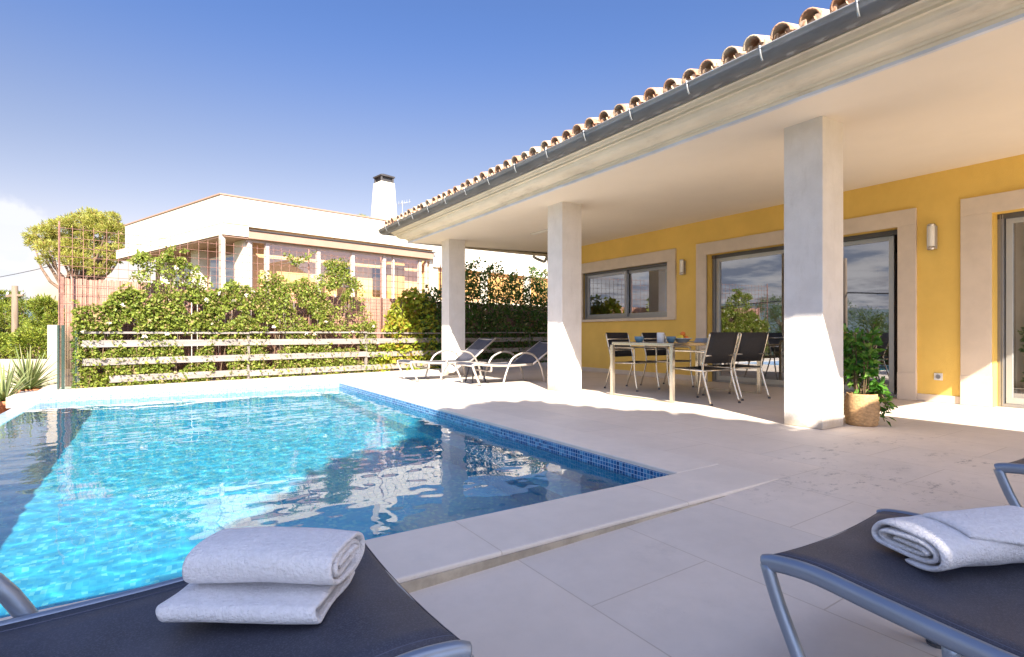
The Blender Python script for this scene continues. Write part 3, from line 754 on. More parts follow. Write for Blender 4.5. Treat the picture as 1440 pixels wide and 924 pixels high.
# ------------------------------------------------------------------ dining set
def chair(label, x, y, rz):
    e = tag(empty('garden_chair', (x, y, 0), rz), label, 'chair', 'black mesh chairs round the dining table')
    W, r = .52, .0125; mt = M['chair_tube']
    for sx in (-W / 2, W / 2):
        b = MB(); b.tube(smooth_path([(sx, .24, .64), (sx, .245, .55), (sx, .25, .30), (sx, .30, .0)], 4), r, 8); l1 = b.build('leg', mt, e)
        b = MB(); b.tube([(sx, .299, .02), (sx, .301, 0)], r * 1.4, 8); b.build('rubber_foot', M['rubber'], l1)
        b = MB(); b.tube(smooth_path([(sx, -.33, .87), (sx, -.27, .66), (sx, -.22, .46), (sx, -.25, .30), (sx, -.35, .0)], 4), r, 8); l2 = b.build('leg', mt, e)
        b = MB(); b.tube([(sx, -.349, .02), (sx, -.351, 0)], r * 1.4, 8); b.build('rubber_foot', M['rubber'], l2)
        b = MB(); b.tube(smooth_path([(sx, -.26, .645), (sx, 0, .65), (sx, .2, .65), (sx, .24, .635)], 4), r * 1.15, 8, rx=1.6); b.build('armrest', mt, e)
        b = MB(); b.tube([(sx, .25, .42), (sx, -.225, .41)], r, 8); b.build('seat_rail', mt, e)
    for (yy, zz) in ((.25, .42), (-.225, .41), (-.30, .78), (-.262, .60)): b = MB(); b.tube([(-W / 2, yy, zz), (W / 2, yy, zz)], r * .8, 8); b.build('crossbar', mt, e)
    def cloth(pts, nm):
        b = MB(); n = 6; vs = []
        for (yy, zz, sg) in pts:
            for j in range(n + 1):
                v_ = j / n; vs.append((-W / 2 + .005 + v_ * (W - .01), yy - sg[0] * (1 - (2 * v_ - 1) ** 2), zz - sg[1] * (1 - (2 * v_ - 1) ** 2)))
        b.add(vs, [(i * (n + 1) + j, i * (n + 1) + j + 1, (i + 1) * (n + 1) + j + 1, (i + 1) * (n + 1) + j) for i in range(len(pts) - 1) for j in range(n)], True); b.build(nm, M['chair_cloth'], e, solid=.005)
    cloth([(.26, .432, (0, .01)), (.1, .432, (0, .02)), (-.05, .428, (0, .02)), (-.22, .425, (0, .012))], 'seat')
    cloth([(-.225, .50, (.01, 0)), (-.265, .62, (.02, 0)), (-.30, .74, (.02, 0)), (-.335, .885, (.01, 0))], 'backrest')
chair('black mesh garden chair seen from behind, nearer the pool end of the table', 5.80, 4.40, R(-3))
chair('black mesh garden chair seen from behind, nearer the sliding door', 6.58, 4.48, R(-6))
chair('black mesh garden chair facing the camera, far side, behind the white table leg', 6.18, 5.98, R(184))
chair('black mesh garden chair facing the camera, far side, behind the blue bowls', 6.95, 5.95, R(176))
TX0, TX1, TY0, TY1 = 5.34, 7.20, 4.50, 5.56
e = tag(empty('dining_table', ((TX0 + TX1) / 2, (TY0 + TY1) / 2, 0)), 'long dark glass topped dining table with pale metal legs on the porch', 'dining table')
hx, hy = (TX1 - TX0) / 2, (TY1 - TY0) / 2
b = MB(); b.box(-hx + .03, hx - .03, -hy + .03, hy - .03, .735, .743); b.build('table_top', M['table_glass'], e, bevel=.002)
b = MB(); b.beam((-hx, -hy, .73), (hx, -hy, .73), .03, .04); b.beam((-hx, hy, .73), (hx, hy, .73), .03, .04); b.beam((-hx, -hy, .73), (-hx, hy, .73), .03, .0385); b.beam((hx, -hy, .73), (hx, hy, .73), .03, .0385); b.build('table_frame', M['chair_tube'], e, bevel=.003)
for sx in (-1, 1):
    for sy in (-1, 1):
        b = MB(); b.box(sx * hx - .024, sx * hx + .024, sy * hy - .024, sy * hy + .024, .012, .71); b.build('leg', M['chair_tube'], e, bevel=.004)
    b = MB(); b.box(sx * hx - .02, sx * hx + .02, -hy - .02, hy + .02, .0, .012); b.build('floor_bar', M['chair_tube'], e)
ZT = .744
def tabletop(u, v_):  # point on the table under that picture position
    return at_z(u, v_, ZT)
def onT(x, y): return (x, y, ZT)
e = tag(empty('candle_jar', onT(5.72, 5.02)), 'tall white cylindrical jar at the pool end of the table', 'jar')
b = MB(); b.lathe([(.045, 0), (.05, .005), (.052, .135), (.044, .14), (.040, .12), (.038, .118)], n=24); b.build('jar_body', M['ceramic'], e)
for (x, y, s_, lab) in ((5.60, 5.30, 1, 'blue glazed bowl on the table left of the white jar'), (5.93, 5.02, 1, 'blue glazed bowl on the table right of the white jar')):
    b = MB(); b.lathe([(.035, 0), (.04, .004), (.062, .04), (.068, .085), (.063, .085), (.056, .04), (.02, .012)], n=24)
    o = b.build('bowl', M['blue_cer'], None, loc=onT(x, y)); tag(o, lab, 'bowl', 'blue bowls on the table')
b = MB(); b.lathe([(.06, 0), (.065, .004), (.12, .05), (.14, .06), (.134, .062), (.06, .014)], n=28)
fb = tag(b.build('fruit_bowl', M['ceramic'], None, loc=onT(6.12, 4.98)), 'shallow white bowl heaped with fruit in the middle of the table', 'bowl')
for i, (dx, dy, dz, m, nm, lab) in enumerate(((-.05, -.02, .055, 'lemon', 'lemon', 'yellow lemon at the left of the fruit bowl'), (.045, -.03, .055, 'orange', 'orange', 'orange at the right of the fruit bowl'), (0, .05, .055, 'lemon', 'lemon', 'yellow lemon at the back of the fruit bowl'), (.01, 0, .115, 'orange', 'orange', 'orange on top of the heaped fruit'))):
    bm_ = MB(); n = 10; bm_.lathe([(max(.002, .037 * math.sin(math.pi * q / n)), .037 * (1 - math.cos(math.pi * q / n)) * (1.15 if m == 'lemon' else 1)) for q in range(n + 1)], n=16)
    o = bm_.build(nm, M[m], None, loc=(6.12 + dx, 4.98 + dy, ZT + dz - .035)); tag(o, lab, 'fruit', 'fruit in the bowl on the table')
b = MB()
for q in range(5): b.box(-.10 + .004 * q, .10 - .003 * q, -.075, .075 - .004 * q, q * .012, q * .012 + .0105)
tag(b.build('napkin_stack', M['pale_blue'], None, bevel=.004, loc=onT(6.50, 4.93)), 'stack of pale blue folded napkins right of the fruit bowl', 'napkins')
e = tag(empty('bread_basket', onT(6.85, 4.86)), 'brown wicker basket of bread at the far end of the table', 'basket')
b = MB(); b.lathe([(.09, 0), (.12, .05), (.13, .075), (.122, .075), (.08, .01)], n=24); b.build('basket_body', M['wicker'], e)
for q in range(4):
    b = MB(); b.lathe([(max(.003, .045 * math.sin(math.pi * i / 8)), .075 * (1 - math.cos(math.pi * i / 8)) - .075) for i in range(9)], n=12); o = b.build('bread_roll', M['bread'], e)
    o.location = (.045 * math.cos(q * 1.6), .045 * math.sin(q * 1.6), .075 + .01 * (q % 2)); o.rotation_euler = (R(80), 0, q * .8)

# ------------------------------------------------------------------ potted ficus by the near column
bx, by = 5.58, 2.44
e = tag(empty('potted_plant', (bx, by, 0)), 'leafy green plant in a pale wicker basket behind the nearest column', 'potted plant')
b = MB(); nr = 15
pf = []
for i in range(nr + 1):
    z = .30 * i / nr; r_ = .125 + .018 * math.sin(math.pi * i / nr) + (.004 if i % 2 else -.002); pf.append((r_, z))
b.lathe(pf + [(.115, .30), (.11, .25)], n=28); b.build('wicker_basket', M['wicker'], e)
lf = MB(); st = MB(); random.seed(21)
for i in range(26):
    a = random.uniform(0, 2 * math.pi); h = random.uniform(.36, .86) if i < 19 else random.uniform(-.1, .1); out_ = random.uniform(.05, .17) if i < 19 else random.uniform(.18, .26)
    p0 = Vector((.05 * math.cos(a), .05 * math.sin(a), .28)); p2 = Vector((out_ * math.cos(a), out_ * math.sin(a), .25 + h * .85))
    if i >= 19: a = random.uniform(-1.9, .6); p2 = Vector((out_ * math.cos(a), out_ * math.sin(a), random.uniform(.02, .22)))
    p1 = (p0 + p2) / 2 + Vector((0, 0, .10 if i < 19 else .16))
    path = smooth_path([p0, p1, p2], 5); st.tube(path, .004, 5)
    for q in range(26):
        t_ = random.uniform(.3, 1); p = path[int(t_ * (len(path) - 1))] + rdir() * .035
        leaf(lf, p, (rdir(-.2) + (p - Vector((0, 0, p.z))).normalized() * .6), random.uniform(.06, .10), .55)
st.build('stem', M['stem'], e); lf.build('foliage', M['leaf_ficus'], e)

# ------------------------------------------------------------------ fence, trellis and climbers
FA = Vector((-1.22, 10.90, 0)); ang = R(10.5); FD = Vector((math.cos(ang), math.sin(ang), 0)); FN = Vector((-FD.y, FD.x, 0))
def fp(t_, off, z): p = FA + FD * t_ + FN * off; return Vector((p.x, p.y, z))
def f_uv(u, v_, off=.0):
    a = FA + FN * off; r_ = Fv + Rv * ((u - 720) / FPX)
    den = FD.x * r_.y - FD.y * r_.x
    d = (FD.x * a.y - FD.y * a.x) / den
    p = r_ * d; return (Vector((p.x, p.y, 0)) - a).dot(FD), CAMZ - (v_ - HOR) * d / FPX
fence = tag(empty('slat_fence', FA), 'low fence of four silver grey horizontal boards overgrown with creeper', 'fence')
T1 = 13.0
for (z, h_) in ((.885, .035), (.70, .115), (.40, .115), (.11, .115)):
    for (ta, tb) in ((.15 + (.35 if z < .2 else 0), 2.66), (2.67, 5.15), (5.16, 7.8), (7.81, 10.4), (10.41, T1)):
        dz = random.uniform(-.008, .008)
        b = MB(); b.beam(fp(ta, 0, z + dz) - FA, fp(tb, 0, z + dz + random.uniform(-.006, .006)) - FA, .022 if h_ > .05 else .05, h_); b.build('board', M['slat'], fence, bevel=.003)
for t_ in (.1, 2.66, 5.15, 7.8, 10.4, T1):
    b = MB(); p = fp(t_, .045, 0) - FA; b.beam(p, p + Vector((0, 0, .9)), .06, .05, FD); b.build('post', M['fpost'], fence)
tr = tag(empty('wire_trellis', FA), 'rusty square wire trellis rising above the board fence', 'trellis')
b = MB()
zt_, dt = 2.45, .15
TL, TR = -.12, 13.0
nX = int((TR - TL) / dt)
def ttop(t_): return 2.60
for i in range(nX + 1):
    t_ = TL + i * dt; b.tube([fp(t_, .14, .3) - FA, fp(t_ + random.uniform(-.02, .02), .14, ttop(t_)) - FA], .0042, 4, False)
z = .3
while z < 2.62:
    for (ta, tb) in ((TL, 5.6), (5.6, TR)):
        if z <= ttop(ta + .01) + .01: b.tube([fp(ta, .147, z) - FA, fp(tb, .147, z) - FA], .0042, 4, False)
    z += .15
b.build('wire_mesh', M['rust'], tr)
for t_ in (TL, 2.2, 3.9, 5.6, 7.3, 9.0, 11.0, TR):
    b = MB(); b.tube([fp(t_, .16, -.25) - FA, fp(t_, .16, ttop(t_ - .05) + .05) - FA], .014, 6); b.build('post', M['rust'], tr)
# brushwood screens behind
def reed(label, t0, t1, z1, off):
    e = tag(empty('brushwood_screen', fp(t0, off, 0)), label, 'brushwood screen', 'brushwood screens behind the trellis'); b = MB(); base = fp(t0, off, 0)
    n = int((t1 - t0) / .02)
    for i in range(n):
        t_ = t0 + (t1 - t0) * (i + .5) / n; zt2 = z1 + random.uniform(-.012, .012)
        b.tube([fp(t_, off + random.uniform(-.008, .008), -.25) - base, fp(t_ + random.uniform(-.01, .01), off, zt2) - base], .0135, 5, True)
    b.build('brushwood', M['reed'], e)
    for t_ in (t0 - .05, t1 + .05):
        b = MB(); p = fp(t_, off, 0) - base; b.beam(p + Vector((0, 0, -.25)), p + Vector((0, 0, z1 + .02)), .06, .06, FD); b.build('post', M['rust'], e)
t_l, z_l = f_uv(97, 402, .5); t_m, _ = f_uv(75, 400, .5)
reed('pink brown brushwood screen at the left end of the fence, left of the creeper', t_m + .15, 1.8, 1.78, .5)
reed('pink brown brushwood screen showing through the gap in the creeper', 1.92, 13.2, 1.72, .55)

def profile(pts):
    q = sorted(f_uv(u, v_) for (u, v_) in pts)
    def f(t_):
        if t_ <= q[0][0]: return q[0][1]
        for i in range(len(q) - 1):
            if q[i][0] <= t_ <= q[i + 1][0]:
                return q[i][1] + (q[i + 1][1] - q[i][1]) * (t_ - q[i][0]) / (q[i + 1][0] - q[i][0])
        return q[-1][1]
    return f
def climber(name, label, cat, u0, u1, pts, n, size, m, seed, thin=0., lo=.0, off=.04, thick=.12, holes_=(), flowers=0, low_keep=1.):
    random.seed(seed)
    t0 = f_uv(u0, 469)[0]; t1 = f_uv(u1, 469)[0]; top = profile(pts)
    base = fp((t0 + t1) / 2, off, 0); e = tag(empty(name, base), label, cat, 'climbing plants along the fence')
    lf = MB(); st = MB(); cnt = 0; tries = 0
    fl = MB()
    while cnt < n and tries < n * 12:
        tries += 1
        t_ = random.uniform(t0, t1); zt2 = top(t_) + .12 * noise.noise(Vector((t_ * 3.1, seed, 0)))
        z = lo + (zt2 + .08 - lo) * random.random()
        nv = noise.noise(Vector((t_ * 2.1, z * 2.1, seed))) + .5 * noise.noise(Vector((t_ * 5.7, z * 5.7, seed + 4)))
        edge = (zt2 - z) / .45
        if z > zt2 and random.random() > .25: continue
        if z < .95 and random.random() > low_keep: continue
        if nv < -.28 + thin + (.35 * (1 - edge) if edge < 1 else 0): continue
        tp, zp = t_, z
        skip = False
        for (hu, hv, hr, keep) in holes_:
            ht, hz = f_uv(hu, hv); dd = math.hypot((tp - ht), (zp - hz) * 1.2)
            if dd < hr and random.random() > keep: skip = True
        if skip: continue
        o_ = off + random.gauss(0, thick * .55) + .06 * nv
        if z < .95 and o_ < .015: o_ = .02 + abs(random.gauss(0, thick * .5)) if random.random() < .8 else o_
        p = fp(t_, o_, z) - base
        d_ = rdir(.1) + Vector((-FN.x * .5, -FN.y * .5, -.25)); leaf(lf, p, d_, random.choice((.55, .75, .95, 1.1, 1.5)) * random.uniform(.85, 1.15) * size, .7); cnt += 1
    for i in range(int((t1 - t0) * 9)):
        t_ = random.uniform(t0, t1); h_ = top(t_) * random.uniform(.5, .97); pts_ = []
        for q in range(7): pts_.append(fp(t_ + .22 * noise.noise(Vector((i * 1.7, q * .5, seed))), off + .03 * math.sin(q + i), h_ * q / 6 - (.05 if q == 0 else 0)) - base)
        st.tube(smooth_path(pts_, 3), .006, 5)
    for i in range(flowers):
        t_ = random.uniform(t0, t1); z = random.uniform(.5, top(t_) * .95); c = fp(t_, off - .12, z) - base
        fl = MB()
        for q in range(9): leaf(fl, rdir() * .012, rdir(), .045, .7)
        fo_ = fl.build('flower', M['petal'], e); fo_.location = c
    st.build('stem', M['stem'], e); lf.build('foliage', m, e)
climber('creeper', 'bright green creeper mounded over the left end of the fence with one tall spire', 'creeper', 104, 300,
    [(98, 436), (112, 425), (130, 402), (160, 397), (178, 372), (195, 352), (215, 372), (235, 352), (258, 345), (275, 362), (300, 392)], 33000, .046, M['leaf_vine'], 3, .06, low_keep=.75,
    holes_=((150, 385, .4, .2), (225, 390, .38, .25), (290, 385, .4, .25), (130, 440, .2, .4), (330, 470, .2, .4)), flowers=8)
climber('creeper', 'sunlit creeper with a broad rounded hump in the middle of the fence', 'creeper', 296, 528,
    [(296, 400), (330, 392), (360, 388), (385, 372), (430, 360), (470, 362), (495, 378), (510, 402), (522, 440), (530, 455)], 33000, .046, M['leaf_vine'], 9, .05, low_keep=.75,
    holes_=((515, 430, .5, .12), (480, 445, .3, .3), (365, 372, .35, .35), (410, 450, .22, .4), (450, 385, .25, .4)), flowers=14)
climber('shrub', 'yellow green bush growing behind the boards beside the far column', 'shrub', 528, 612,
    [(526, 452), (545, 425), (560, 412), (585, 408), (612, 402)], 3800, .095, M['leaf_yellow'], 14, .05, low_keep=.75, holes_=((530, 420, .3, .2),))
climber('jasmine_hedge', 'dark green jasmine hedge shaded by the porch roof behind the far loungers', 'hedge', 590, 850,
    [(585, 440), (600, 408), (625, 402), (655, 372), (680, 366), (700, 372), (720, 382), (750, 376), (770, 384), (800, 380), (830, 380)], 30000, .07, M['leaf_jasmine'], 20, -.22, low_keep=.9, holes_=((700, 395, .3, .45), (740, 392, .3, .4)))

# glass wind screen at the corner of the pool
e = tag(empty('glass_screen', at_z(83, 548, 0)), 'frameless glass wind screen standing at the left end of the pool', 'glass screen')
ga = at_z(83, 549, 0); gb = at_z(111, 546.5, 0); gd = (gb - ga).normalized()
g2 = Vector((ga.x, ga.y, 0)).normalized()
def pane_box(nm, a, b2, h, th=.012):
    q = MB(); A_ = Vector((a.x, a.y, 0)) - ga; B_ = Vector((b2.x, b2.y, 0)) - ga; H_ = Vector((0, 0, h)); q.add([A_, B_, B_ + H_, A_ + H_], [(0, 1, 2, 3)]); return q.build(nm, M['glass_clear'], e)
def edge_box(a, h, w_=.02):
    q = MB(); q.beam(Vector((a.x, a.y, 0)) - ga, Vector((a.x, a.y, h)) - ga, w_, w_, gd); return q.build('glass_edge', M['glass_edge'], e)
HG = 1.0
pane_box('pane', ga, ga + g2 * .9, HG); pane_box('pane', ga + gd * .012, gb, HG); pane_box('pane', gb, gb + g2 * .9, HG)
edge_box(ga - gd * .012, HG); edge_box(ga + gd * .055, HG, .028); edge_box(gb, HG, .02); edge_box(gb - gd * .04, HG, .014)

# stone wall and pillar, left
sw = tag(empty('stone_wall', at_z(66, 550, 0)), 'cream rubble garden wall ending in a square pillar beside the glass screen', 'wall'); sb = sw.location
dpt = 9.9
pl_ = at_d(66, 548, dpt); pr_ = at_d(81, 548, dpt); dirw = (pr_ - pl_).normalized(); dirb = Vector((-dirw.y, dirw.x, 0))
b = MB(); b.prism([((p - sb).x, (p - sb).y) for p in (pl_, pr_, pr_ + dirb * .25, pl_ + dirb * .25)], -.5, at_d(66, 457, dpt).z); b.build('pillar', M['stonewall'], sw, bevel=.01)
wa = at_d(-420, 548, dpt + .1); wb_ = at_d(66, 548, dpt + .1)
b = MB(); b.prism([((p - sb).x, (p - sb).y) for p in (wa, wb_, wb_ + dirb * .22, wa + dirb * .22)], -.5, at_d(66, 506, dpt).z); b.build('low_wall', M['stonewall'], sw, bevel=.01)

# agave in terracotta pot
def agave_pot(label, loc, pr, ph, nl, ll, seed, potrim=True):
    random.seed(seed)
    e = tag(empty('potted_agave', loc), label, 'potted plant')
    b = MB(); b.lathe([(pr * .68, 0), (pr * .95, ph * .82), (pr * 1.08, ph * .83), (pr * 1.1, ph), (pr * .95, ph), (pr * .9, ph * .85)], n=24); b.build('terracotta_pot', M['terracotta'], e)
    lf = MB()
    for i in range(nl):
        a = i * 2.4 + random.uniform(-.2, .2); el = R(random.uniform(12, 80)); d = Vector((math.cos(a) * math.cos(el), math.sin(a) * math.cos(el), math.sin(el)))
        L = ll * random.uniform(.75, 1.1); sdv = Vector((-math.sin(a), math.cos(a), 0)); n = 6; vs = []
        for q in range(n + 1):
            t_ = q / n; c = Vector((0, 0, ph * .95)) + d * L * t_ + Vector((0, 0, -L * .28 * t_ * t_ * math.cos(el))); w_ = .022 * (1 - t_) ** .7 + .001
            up = sdv.cross(d).normalized()
            vs += [c - sdv * w_ + up * w_ * .4, c, c + sdv * w_ + up * w_ * .4]
        lf.add(vs, [f_ for q in range(n) for f_ in ((3 * q, 3 * q + 1, 3 * q + 4, 3 * q + 3), (3 * q + 1, 3 * q + 2, 3 * q + 5, 3 * q + 4))], True)
    lf.build('foliage', M['leaf_agave'], e)
pz = -.42
p = at_d(6, 590, 7.6); agave_pot('spiky strap leaved plant in a terracotta pot at the left edge', (p.x, p.y, pz), .17, .34, 60, .62, 2)
p = at_d(40, 560, 9.0); agave_pot('spiky yucca clump in a terracotta pot before the stone wall', (p.x, p.y, pz), .17, .36, 110, .80, 6)
# low dry shrub beside the pots
random.seed(4)
p = at_d(30, 590, 7.9); e = tag(empty('dry_shrub', (p.x, p.y, pz)), 'brown dry low shrub between the pots and the pool edge', 'shrub'); lf = MB()
for i in range(1600):
    d = rdir(.3); q = Vector((d.x * .38, d.y * .3, abs(d.z) * .30)) * random.uniform(.4, 1); leaf(lf, q, rdir(.3), .05, .4)
lf.build('foliage', leaf_mat('dry leaf', (.16, .10, .05), (.26, .17, .08), (.14, .16, .05)), e)
st = MB()
for i in range(14): d = rdir(.6); st.tube([(0, 0, 0), Vector((d.x * .25, d.y * .22, abs(d.z) * .24))], .006, 5)
st.build('stem', M['stem'], e)

# ------------------------------------------------------------------ neighbour's house
HC = at_d(310, 469, 16.0); HC.z = 0
ar, al = R(47.4), R(53.2)
dr = Fv * math.cos(ar) + Rv * math.sin(ar); dl = Fv * math.cos(al) - Rv * math.sin(al)
nh = tag(empty('modern_house', HC), 'white flat roofed modern house with glazed veranda and white chimney behind the fence', 'house')
def hp(a, b_): p = dr * a + dl * b_; return (p.x, p.y)
def solve_left(u):  # distance along left side that projects to u
    best = min((abs(((HC + dl * (t_ * .02)).dot(Rv)) / ((HC + dl * (t_ * .02)).dot(Fv)) * FPX + 720 - u), t_ * .02) for t_ in range(1500)); return best[1]
def solve_right(u):
    best = min((abs(((HC + dr * (t_ * .02)).dot(Rv)) / ((HC + dr * (t_ * .02)).dot(Fv)) * FPX + 720 - u), t_ * .02) for t_ in range(3000)); return best[1]
LL = solve_left(176); LR = 34.0
def par(mb, a0, a1, b0, b1, z0, z1): mb.prism([hp(a0, b0), hp(a1, b0), hp(a1, b1), hp(a0, b1)], z0, z1)
ZTOP = 5.03; ZB1 = 4.17; ZB2 = 3.83; ZA = 4.07
b = MB(); par(b, 0, LR, 0, LL, ZB1, ZTOP); b.build('parapet', M['house'], nh)
b = MB(); par(b, -.03, LR, -.03, LL + .03, ZTOP, ZTOP + .04); b.build('roof_edge', M['awning'], nh)
aP = solve_right(346)
b = MB(); par(b, 0.01, aP, -.14, LL + 1.0, ZB2, ZB1 - .01); b.build('veranda_fascia', M['house'], nh)
b = MB(); par(b, .02, aP, -.15, LL + 1.0, ZB1 - .01, ZB1 + .02); b.build('fascia_drip', M['awning'], nh)
aE = solve_right(606)
b = MB(); par(b, aP, aE, -.16, .0, ZA - .28, ZA - .04); b.build('awning_case', M['awning'], nh)
b = MB(); par(b, aP, aE + .1, -.20, .0, ZA - .038, ZA - .005); b.build('awning_rail', M['chim_cap'], nh)
# lower body behind the veranda
b = MB(); par(b, 1.0, LR, .8, LL, -.6, ZB1 - .02); par(b, aE, LR, .15, .8, -.6, ZB1 - .02); b.build('wall', M['orange_wall'], nh)
b = MB(); par(b, .3, aE, .0, .25, -.6, 1.9); par(b, .3, .55, .25, LL - .2, -.6, 1.9); b.build('base_wall', M['house'], nh)
# glazing posts on the long side
for u in (349, 374, 447, 495, 540, 553, 590, 600):
    a_ = solve_right(u); b = MB(); wd = .11 if u not in (553, 600) else .06; par(b, a_, a_ + wd, .02, .02 + .1, 1.9, ZA - .25); b.build('glazing_post', M['house_frame'], nh)
b = MB(); par(b, aP, aE, .03, .11, ZA - .36, ZA - .28); b.build('glazing_rail', M['house_frame'], nh)
us = [374, 447, 495, 540, 590]
for i in range(4):
    a0, a1 = solve_right(us[i]) + .12, solve_right(us[i + 1]) - .01
    b = MB(); p0 = hp(a0, .07); p1 = hp(a1, .07); b.add([(p0[0], p0[1], 1.95), (p1[0], p1[1], 1.95), (p1[0], p1[1], ZA - .36), (p0[0], p0[1], ZA - .36)], [(0, 1, 2, 3)]); b.build('pane', M['glass_veranda'], nh)
# window openings in the inner wall
for (u0, u1, z0, z1) in ((462, 485, 2.2, 3.3), (515, 536, 2.3, 3.35)):
    r0 = solve_right(u0) + .8; r1 = solve_right(u1) + .8
    b = MB(); par(b, r0, r1, .74, .79, z0, z1); wo2 = b.build('window', M['wood_dark'], nh)
b = MB(); r0, r1 = solve_right(553) + .2, solve_right(575) + .3; par(b, r0, r1, .62, .70, 1.9, 3.75); b.build('yellow_curtain', M['leaf_yellow'] if False else M['blind'], nh)
# left side: piers, glazing and dark soffit
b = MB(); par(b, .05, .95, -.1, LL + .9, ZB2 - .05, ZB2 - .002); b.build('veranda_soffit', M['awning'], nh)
for (b0, b1, m) in ((.15, .75, 'house'), (LL * .42, LL * .5, 'house'), (LL * .80, LL * .84, 'house')):
    q = MB(); par(q, .72, .98, b0, b1, -.6, ZB2 - .06); q.build('pier', M[m], nh)
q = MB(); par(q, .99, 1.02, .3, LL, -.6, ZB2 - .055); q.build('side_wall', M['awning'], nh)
for (b0, b1) in ((LL * .14, LL * .24), (LL * .27, LL * .38), (LL * .55, LL * .64), (LL * .67, LL * .77)):
    q = MB(); par(q, .93, .985, b0, b1, 1.9, 3.45); f_ = q.build('window_frame', M['house'], nh)
    q = MB(); par(q, .915, .929, b0 + .08, b1 - .08, 2.0, 3.37); q.build('pane', M['pane'], f_)
q = MB(); par(q, .0, .12, -.02, .10, 0, ZB2 - .01); q.build('corner_post', M['house'], nh)
# right part beyond the veranda: cream wall, orange blinds
q = MB(); par(q, aE + .12, LR, .0, .149, -.6, 2.2); par(q, aE + .12, LR, -.02, .149, 3.5, ZB1 - .01); q.build('side_wall', M['cream'], nh)
for i in range(5):
    a0 = aE + .5 + i * 2.6; q = MB(); par(q, a0, a0 + 1.9, .05, .148, 2.5, 3.3); q.build('blind', M['blind'], nh)
    q = MB(); par(q, a0 - .5, a0 - .1, .06, .147, 2.2, 3.95); q.build('glazing_post', M['house'], nh)
# chimney
dch = 21.0
cc = at_d(540, 469, dch) - HC
chz0 = 4.6; cw0 = 36 / FPX * dch / 2; cw1 = 26 / FPX * dch / 2; ztop = CAMZ + (469 - 258) * dch / FPX
def frustum(mb, c, w0, w1, z0, z1, rot):
    vs = []
    for (w_, z) in ((w0, z0), (w1, z1)):
        for (sx, sy) in ((-1, -1), (1, -1), (1, 1), (-1, 1)):
            v_ = Vector((sx * w_, sy * w_ )); v_.rotate(Matrix.Rotation(rot, 2)); vs.append((c.x + v_.x, c.y + v_.y, z))
    mb.add(vs, [(3, 2, 1, 0), (4, 5, 6, 7), (0, 1, 5, 4), (1, 2, 6, 5), (2, 3, 7, 6), (3, 0, 4, 7)])
b = MB(); rot = math.atan2(dr.y, dr.x) ; frustum(b, cc, cw0 * .84, cw1 * .84, chz0, ztop, rot); ch = b.build('chimney', M['house'], nh, bevel=.03)
b = MB()
for (sx, sy) in ((-1, -1), (1, -1), (1, 1), (-1, 1)):
    v_ = Vector((sx * cw1 * .68, sy * cw1 * .68)); v_.rotate(Matrix.Rotation(rot, 2)); b.box(cc.x + v_.x - .03, cc.x + v_.x + .03, cc.y + v_.y - .03, cc.y + v_.y + .03, ztop, ztop + .27)
frustum(b, cc, cw1 * .60, cw1 * .60, ztop - .02, ztop + .20, rot); frustum(b, cc, cw1 * .86, cw1 * .86, ztop + .20, ztop + .25, rot); frustum(b, cc, cw1 * .86, .06, ztop + .25, ztop + .36, rot); b.build('chimney_cap', M['chim_cap'], ch)
# antenna
ap = at_d(566, 300, 22); an = tag(empty('roof_antenna', (ap.x, ap.y, 4.7)), 'thin television aerial on the white flat roof right of the chimney', 'aerial')
b = MB(); hh = at_d(566, 282, 22).z - 4.7; b.tube([(0, 0, 0), (0, 0, hh)], .012, 5); b.build('mast', M['alu_pale'], an)
b = MB()
b.tube([Rv * -.2 + Vector((0, 0, hh - .15)), Rv * .35 + Vector((0, 0, hh - .05))], .008, 4)
for q in range(5): c = Rv * (-.15 + q * .11) + Vector((0, 0, hh - .14 + q * .02)); b.tube([c + Vector((0, 0, -.12)), c + Vector((0, 0, .12))], .005, 4)
b.build('aerial_array', M['alu_pale'], an)

# ------------------------------------------------------------------ trees
def limb(st, a, b_, r0, r1, seed):
    n = 5; pts = []; rs = []
    for i in range(n + 1):
        t_ = i / n; p = a.lerp(b_, t_) + Vector((noise.noise(Vector((seed, t_ * 2, 0))), noise.noise(Vector((seed, t_ * 2, 7))), 0)) * (b_ - a).length * .12 * math.sin(math.pi * t_)
        pts.append(p); rs.append(r0 + (r1 - r0) * t_)
    st.tube(pts, rs, 7)
def pine(label, base, height, clumps, m, nper, size, trunk=.22, name='pine_tree', group=None, lean=(0, 0), wl=.2):
    """clumps: list of (dx, dy, z, radius, flat)"""
    e = tag(empty(name, base), label, 'tree', group); st = MB(); lf = MB()
    zc = min(c[2] for c in clumps); fork = Vector((lean[0] * .5, lean[1] * .5, max(.8, zc * .55)))
    st.tube(smooth_path([(0, 0, -.4), (lean[0] * .1, lean[1] * .1, fork.z * .5), fork], 4), [trunk * (1 - .4 * i / 8) for i in range(9)], 9)
    for i, (dx, dy, z, r_, fl) in enumerate(clumps):
        limb(st, fork.copy(), Vector((dx, dy, z - r_ * fl * .3)), trunk * .45, trunk * .08, i * 3.3 + height)
        n = int(nper * r_ * r_)
        sub = [(rdir(.1)) for _ in range(14)]
        for _ in range(n):
            s_ = random.choice(sub); d = (s_ + rdir() * .55).normalized(); rr_ = r_ * random.uniform(.55, 1.02) * (1 + .25 * noise.noise(Vector((d.x * 2 + i, d.y * 2, d.z * 2))))
            p = Vector((dx + d.x * rr_, dy + d.y * rr_, z + d.z * rr_ * fl))
            leaf(lf, p, (d + rdir(.5)).normalized(), size * random.uniform(.7, 1.3), wl)
    st.build('trunk', M['bark'], e); lf.build('crown', m, e); return e
